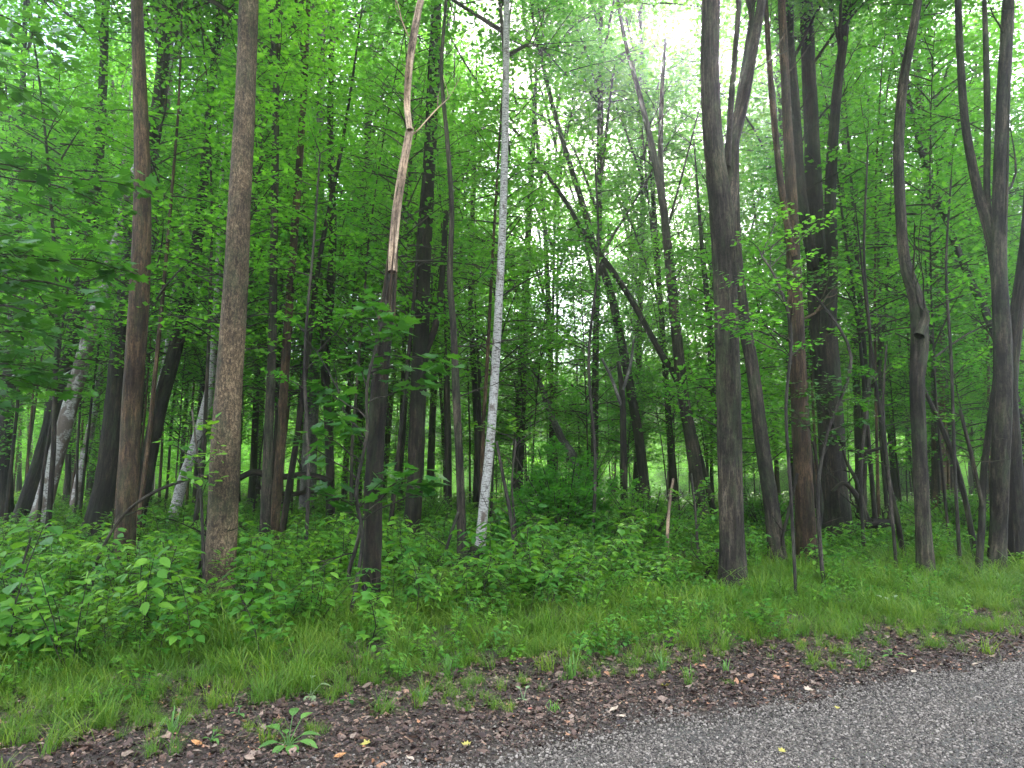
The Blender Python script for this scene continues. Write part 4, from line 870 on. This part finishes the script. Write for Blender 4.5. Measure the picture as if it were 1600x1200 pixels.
x, y = field(26000, -20, 20, 8, 26); keep = (s_of(x, y) > 8) & (np.abs(x) < .74*y+1); x, y = x[keep], y[keep]; n = len(x)
scatter('woodland_litter', pts_on(x, y, .012), tilt(rng, n, .35), rng.uniform(.05, .11, n), rng.integers(0, 9, n), DEADS, label='dead leaves lying on the woodland floor')

def pebble(rng):
    import bmesh
    bm = bmesh.new(); bmesh.ops.create_icosphere(bm, subdivisions=1, radius=.5)
    sx_, sy_, sz_ = rng.uniform(.7, 1.2), rng.uniform(.5, .9), rng.uniform(.4, .65)
    for v in bm.verts: v.co = Vector((v.co.x*sx_, v.co.y*sy_, v.co.z*sz_))*rng.uniform(.8, 1.2)
    me = bpy.data.meshes.new('chipping'); bm.to_mesh(me); bm.free(); me.materials.append(M_PEB); return me
PEBS = [pebble(np.random.default_rng(800+i)) for i in range(7)]
x, y, s, t_ = band(250000, 2.2, 4.8, -2.5, 9); e_ = road_edge(t_)
pr = np.where(s < e_, .9, .55*np.exp(-(s-e_)/.25)) * np.clip(.72+.5*wob(x, y, 2.3, 4.), .45, 1)
keep = (rng.uniform(0, 1, len(x)) < pr) & (np.abs(x) < .76*y+.5) & (y > 3.2); x, y, s, e_ = x[keep], y[keep], s[keep], e_[keep]; n = len(x); print('chippings', n)
z = np.where(s < e_-.05, .024, .012)+ np.where(s < e_-.05, 0, ground_z(x, y))
scatter('chippings', np.stack([x, y, z], 1), tilt(rng, n, .4), rng.choice([.011, .015, .021, .028], n, p=[.3, .35, .25, .1]), rng.integers(0, 7, n), PEBS, label='grey stone chippings of the road surface')

# ------------------------------------------------------------------ single small things on the verge
def weed(px, py, leaves, label, m=None, tm=OVATE, name='broadleaf_weed', cat='weed', arch=.35, group=None):
    """leaves: (angle deg, leaf length m, stalk m, rise)"""
    dist = ground_dist(py); c = at(px, py, dist); gz = float(ground_z(c[0], c[1])); rg = np.random.default_rng(int(px)); r = thing(name, (c[0], c[1], gz), label, cat, group)
    for (a_, ll, st, rise) in leaves:
        B = Buf(); a_ = math.radians(a_); dv = np.array([math.cos(a_), math.sin(a_), 0]); e = dv*st*.8 + np.array([0, 0, st*rise+.015])
        B.tube([(0, 0, 0), tuple(e*.5+np.array([0, 0, .01])), tuple(e)], [.004, .003, .0025], 4, 0, rng=rg, cap=False)
        TV, TF = tm; TV = TV.copy(); TV[:, 2] -= arch*TV[:, 0]**2; TV[:, 2] += .06*np.abs(TV[:, 1])
        B.leaves((TV, TF), [e], np.array([dv+np.array([0, 0, rise*.6])]), np.array([[0, 0, 1.]]), [ll], 0, rng=rg)
        link('leaf', B.mesh('leaf', [m or M_WEED]), r)
    return r
BIGOV = fan([(0, 0), (.10, -.12), (.28, -.26), (.5, -.30), (.72, -.24), (.9, -.10), (1, 0), (.9, .10), (.72, .24), (.5, .30), (.28, .26), (.10, .12)], c=(.5, 0, -.05), fold=.12, droop=.1)
weed(450, 1168, [(95, .10, .12, 1.1), (150, .12, .10, .7), (60, .09, .12, 1.0), (20, .11, .09, .5), (200, .12, .07, .3), (-60, .13, .05, .2), (-110, .10, .05, .2), (-15, .12, .09, .3), (120, .07, .06, .8)], 'large broad-leaved weed in the dead leaves at the bottom left of the road edge', tm=BIGOV)
weed(485, 1092, [(100, .09, .10, 1.0), (70, .09, .05, .3), (-60, .08, .04, .2), (-90, .09, .05, .2), (160, .08, .04, .3), (10, .07, .08, .9)], 'wilting grey-green plant standing just above the large broad-leaved weed', M_PALE, name='wilted_plant', cat='plant', arch=.7)
weed(1395, 1028, [(80, .08, .05, .7), (190, .07, .04, .3), (-20, .08, .05, .5), (130, .06, .05, .6), (-80, .06, .03, .2)], 'small bright heart-leaved plant in the brown litter at right', tm=BIGOV)
weed(1340, 1030, [(170, .07, .06, .5), (10, .06, .04, .3), (90, .05, .04, .5)], 'two-leaved seedling left of the bright heart-leaved plant', tm=BIGOV)
weed(1296, 1040, [(170, .09, .03, .2), (0, .08, .03, .2), (220, .06, .02, .1)], 'flat light green sprig on the litter at right', tm=ASHL)
weed(1395, 968, [(90, .08, .10, 1.5), (190, .07, .08, .9), (0, .09, .08, .8), (140, .07, .12, 1.5), (40, .07, .12, 1.5), (-60, .07, .05, .5)], 'pale upright seedling in the grass above the heart-leaved plant', M_PALE, name='seedling', cat='plant')
weed(545, 1100, [(90, .06, .05, .6), (-60, .06, .03, .3), (200, .05, .03, .3)], 'small dark green seedling in the litter right of the wilting plant', name='seedling', cat='plant', m=M_UNDER)
weed(372, 1122, [(100, .05, .04, .8), (-40, .05, .03, .3), (180, .05, .03, .3)], 'small seedling in the litter left of the wilting plant', name='seedling', cat='plant')
weed(330, 1160, [(90, .05, .04, .8), (-40, .06, .03, .3), (180, .05, .03, .3), (40, .05, .03, .5)], 'little green sprout at the bottom left edge of the litter', name='seedling', cat='plant')
weed(818, 1095, [(60, .05, .05, 1.2), (130, .05, .05, 1.2), (-70, .06, .02, .2), (190, .05, .02, .2)], 'pale little sprout in the bare litter in the middle', M_PALE, name='seedling', cat='plant')
def grass_clump(px, py, label, n=26, h=.2, wdt=.008, sp=.03, group=None):
    dist = ground_dist(py); c = at(px, py, dist); gz = float(ground_z(c[0], c[1])); r_ = np.random.default_rng(int(px)); me = tuft(r_, n, h, wdt, sp, M_WEED, lay=1.1)
    return link('grass_clump', me, None, (c[0], c[1], gz), label, 'grass clump', group)
for px, py, lb, n_, h_ in [(893, 1060, 'big arching grass clump alone in the litter left of centre', 34, .26), (1035, 1052, 'bright fan-shaped grass clump right of the big arching clump', 34, .17), (865, 1112, 'small grass clump below the big arching clump', 16, .12),
                       (270, 1150, 'grass clump at the lower left corner of the litter', 22, .17), (700, 1060, 'leaning grass clump left of the big arching clump', 26, .2), (600, 1050, 'spiky grass clump on the litter above the wilting plant', 26, .2),
                       (1135, 1050, 'short grass clump right of the bright fan-shaped clump', 20, .12), (660, 1098, 'low grass clump on the bare litter between weed and arching clump', 24, .13), (1075, 1058, 'thin grass clump beside the bright fan-shaped clump', 14, .12)]:
    grass_clump(px, py, lb, n_, h_)
def fallen_leaf(px, py, m, size, label, tm=OVATE):
    dist = ground_dist(py); c = at(px, py, dist); gz = float(ground_z(c[0], c[1])); rg = np.random.default_rng(int(px)*3+1)
    if s_of(c[0], c[1]) < road_edge(t_of(c[0], c[1])): gz = .026
    V, T = tm; V = V.copy(); V[:, 0] -= .5; V[:, 2] = .35*(V[:, 0])**2 + .5*np.abs(V[:, 1])**1.5 + rg.normal(0, .03, len(V)) + .1; V *= size
    o = link('fallen_leaf', mesh_from('fallen_leaf', V, T, [m]), None, (c[0], c[1], gz+.012), label, 'leaf'); o.rotation_euler = (rg.normal(0, .2), rg.normal(0, .2), rg.uniform(0, 6.28))
for a_ in [(532, 1186, M_ORANGE, .075, 'orange-brown fallen leaf right of the large broad-leaved weed'), (306, 1166, M_ORANGE, .075, 'orange fallen leaf at the bottom left of the litter'), (960, 1113, M_TAN, .085, 'pinkish tan curled leaf by the road edge in the middle'),
           (972, 1124, M_TAN, .07, 'tan leaf just below the pinkish curled leaf'), (1038, 1076, M_YEL, .08, 'yellow-tan leaf below the fan-shaped grass clump', MAPLE), (727, 1168, M_YEL, .06, 'yellowish leaf on the dirt at bottom centre', MAPLE),
           (570, 1168, M_YEL, .07, 'yellow curled leaf right of the large broad-leaved weed', MAPLE), (1308, 1116, M_YEL, .035, 'small yellow leaf lying on the grey chippings', MAPLE), (1224, 1186, M_YEL, .05, 'yellow leaf on the chippings at the bottom', MAPLE),
           (1524, 1042, M_TAN, .08, 'long pale leaf at the road edge on the far right'), (1470, 1042, M_TAN, .075, 'pale leaf at the road edge second from the far right'), (1428, 1053, M_TAN, .07, 'pale leaf left of the second pale leaf by the road edge'),
           (1336, 1055, M_TAN, .06, 'pale leaf lying on the litter below the flat green sprig'), (1325, 1072, M_TAN, .07, 'pale leaf where the litter meets the chippings at right'), (1262, 1082, M_TAN, .08, 'pale leaf pair on the chippings edge right of centre', MAPLE),
           (425, 1158, M_RED, .05, 'small red leaf beside the large broad-leaved weed'), (828, 1112, M_RED, .05, 'dark red leaf near the little sprout in the middle'), (1100, 1121, M_TAN, .07, 'tan leaf on the chippings edge right of the pinkish leaf'), (640, 1190, M_TAN, .06, 'tan leaf at the bottom between the yellow leaves'),
           (772, 1055, M_TAN, .09, 'peach tan leaf in the litter left of the big grass clump'), (945, 1042, M_TAN, .08, 'pale leaf right of the big arching grass clump')]:
    fallen_leaf(*a_)
print('objects', len(sc.objects), 'tris', sum(len(m.polygons) for m in bpy.data.meshes))
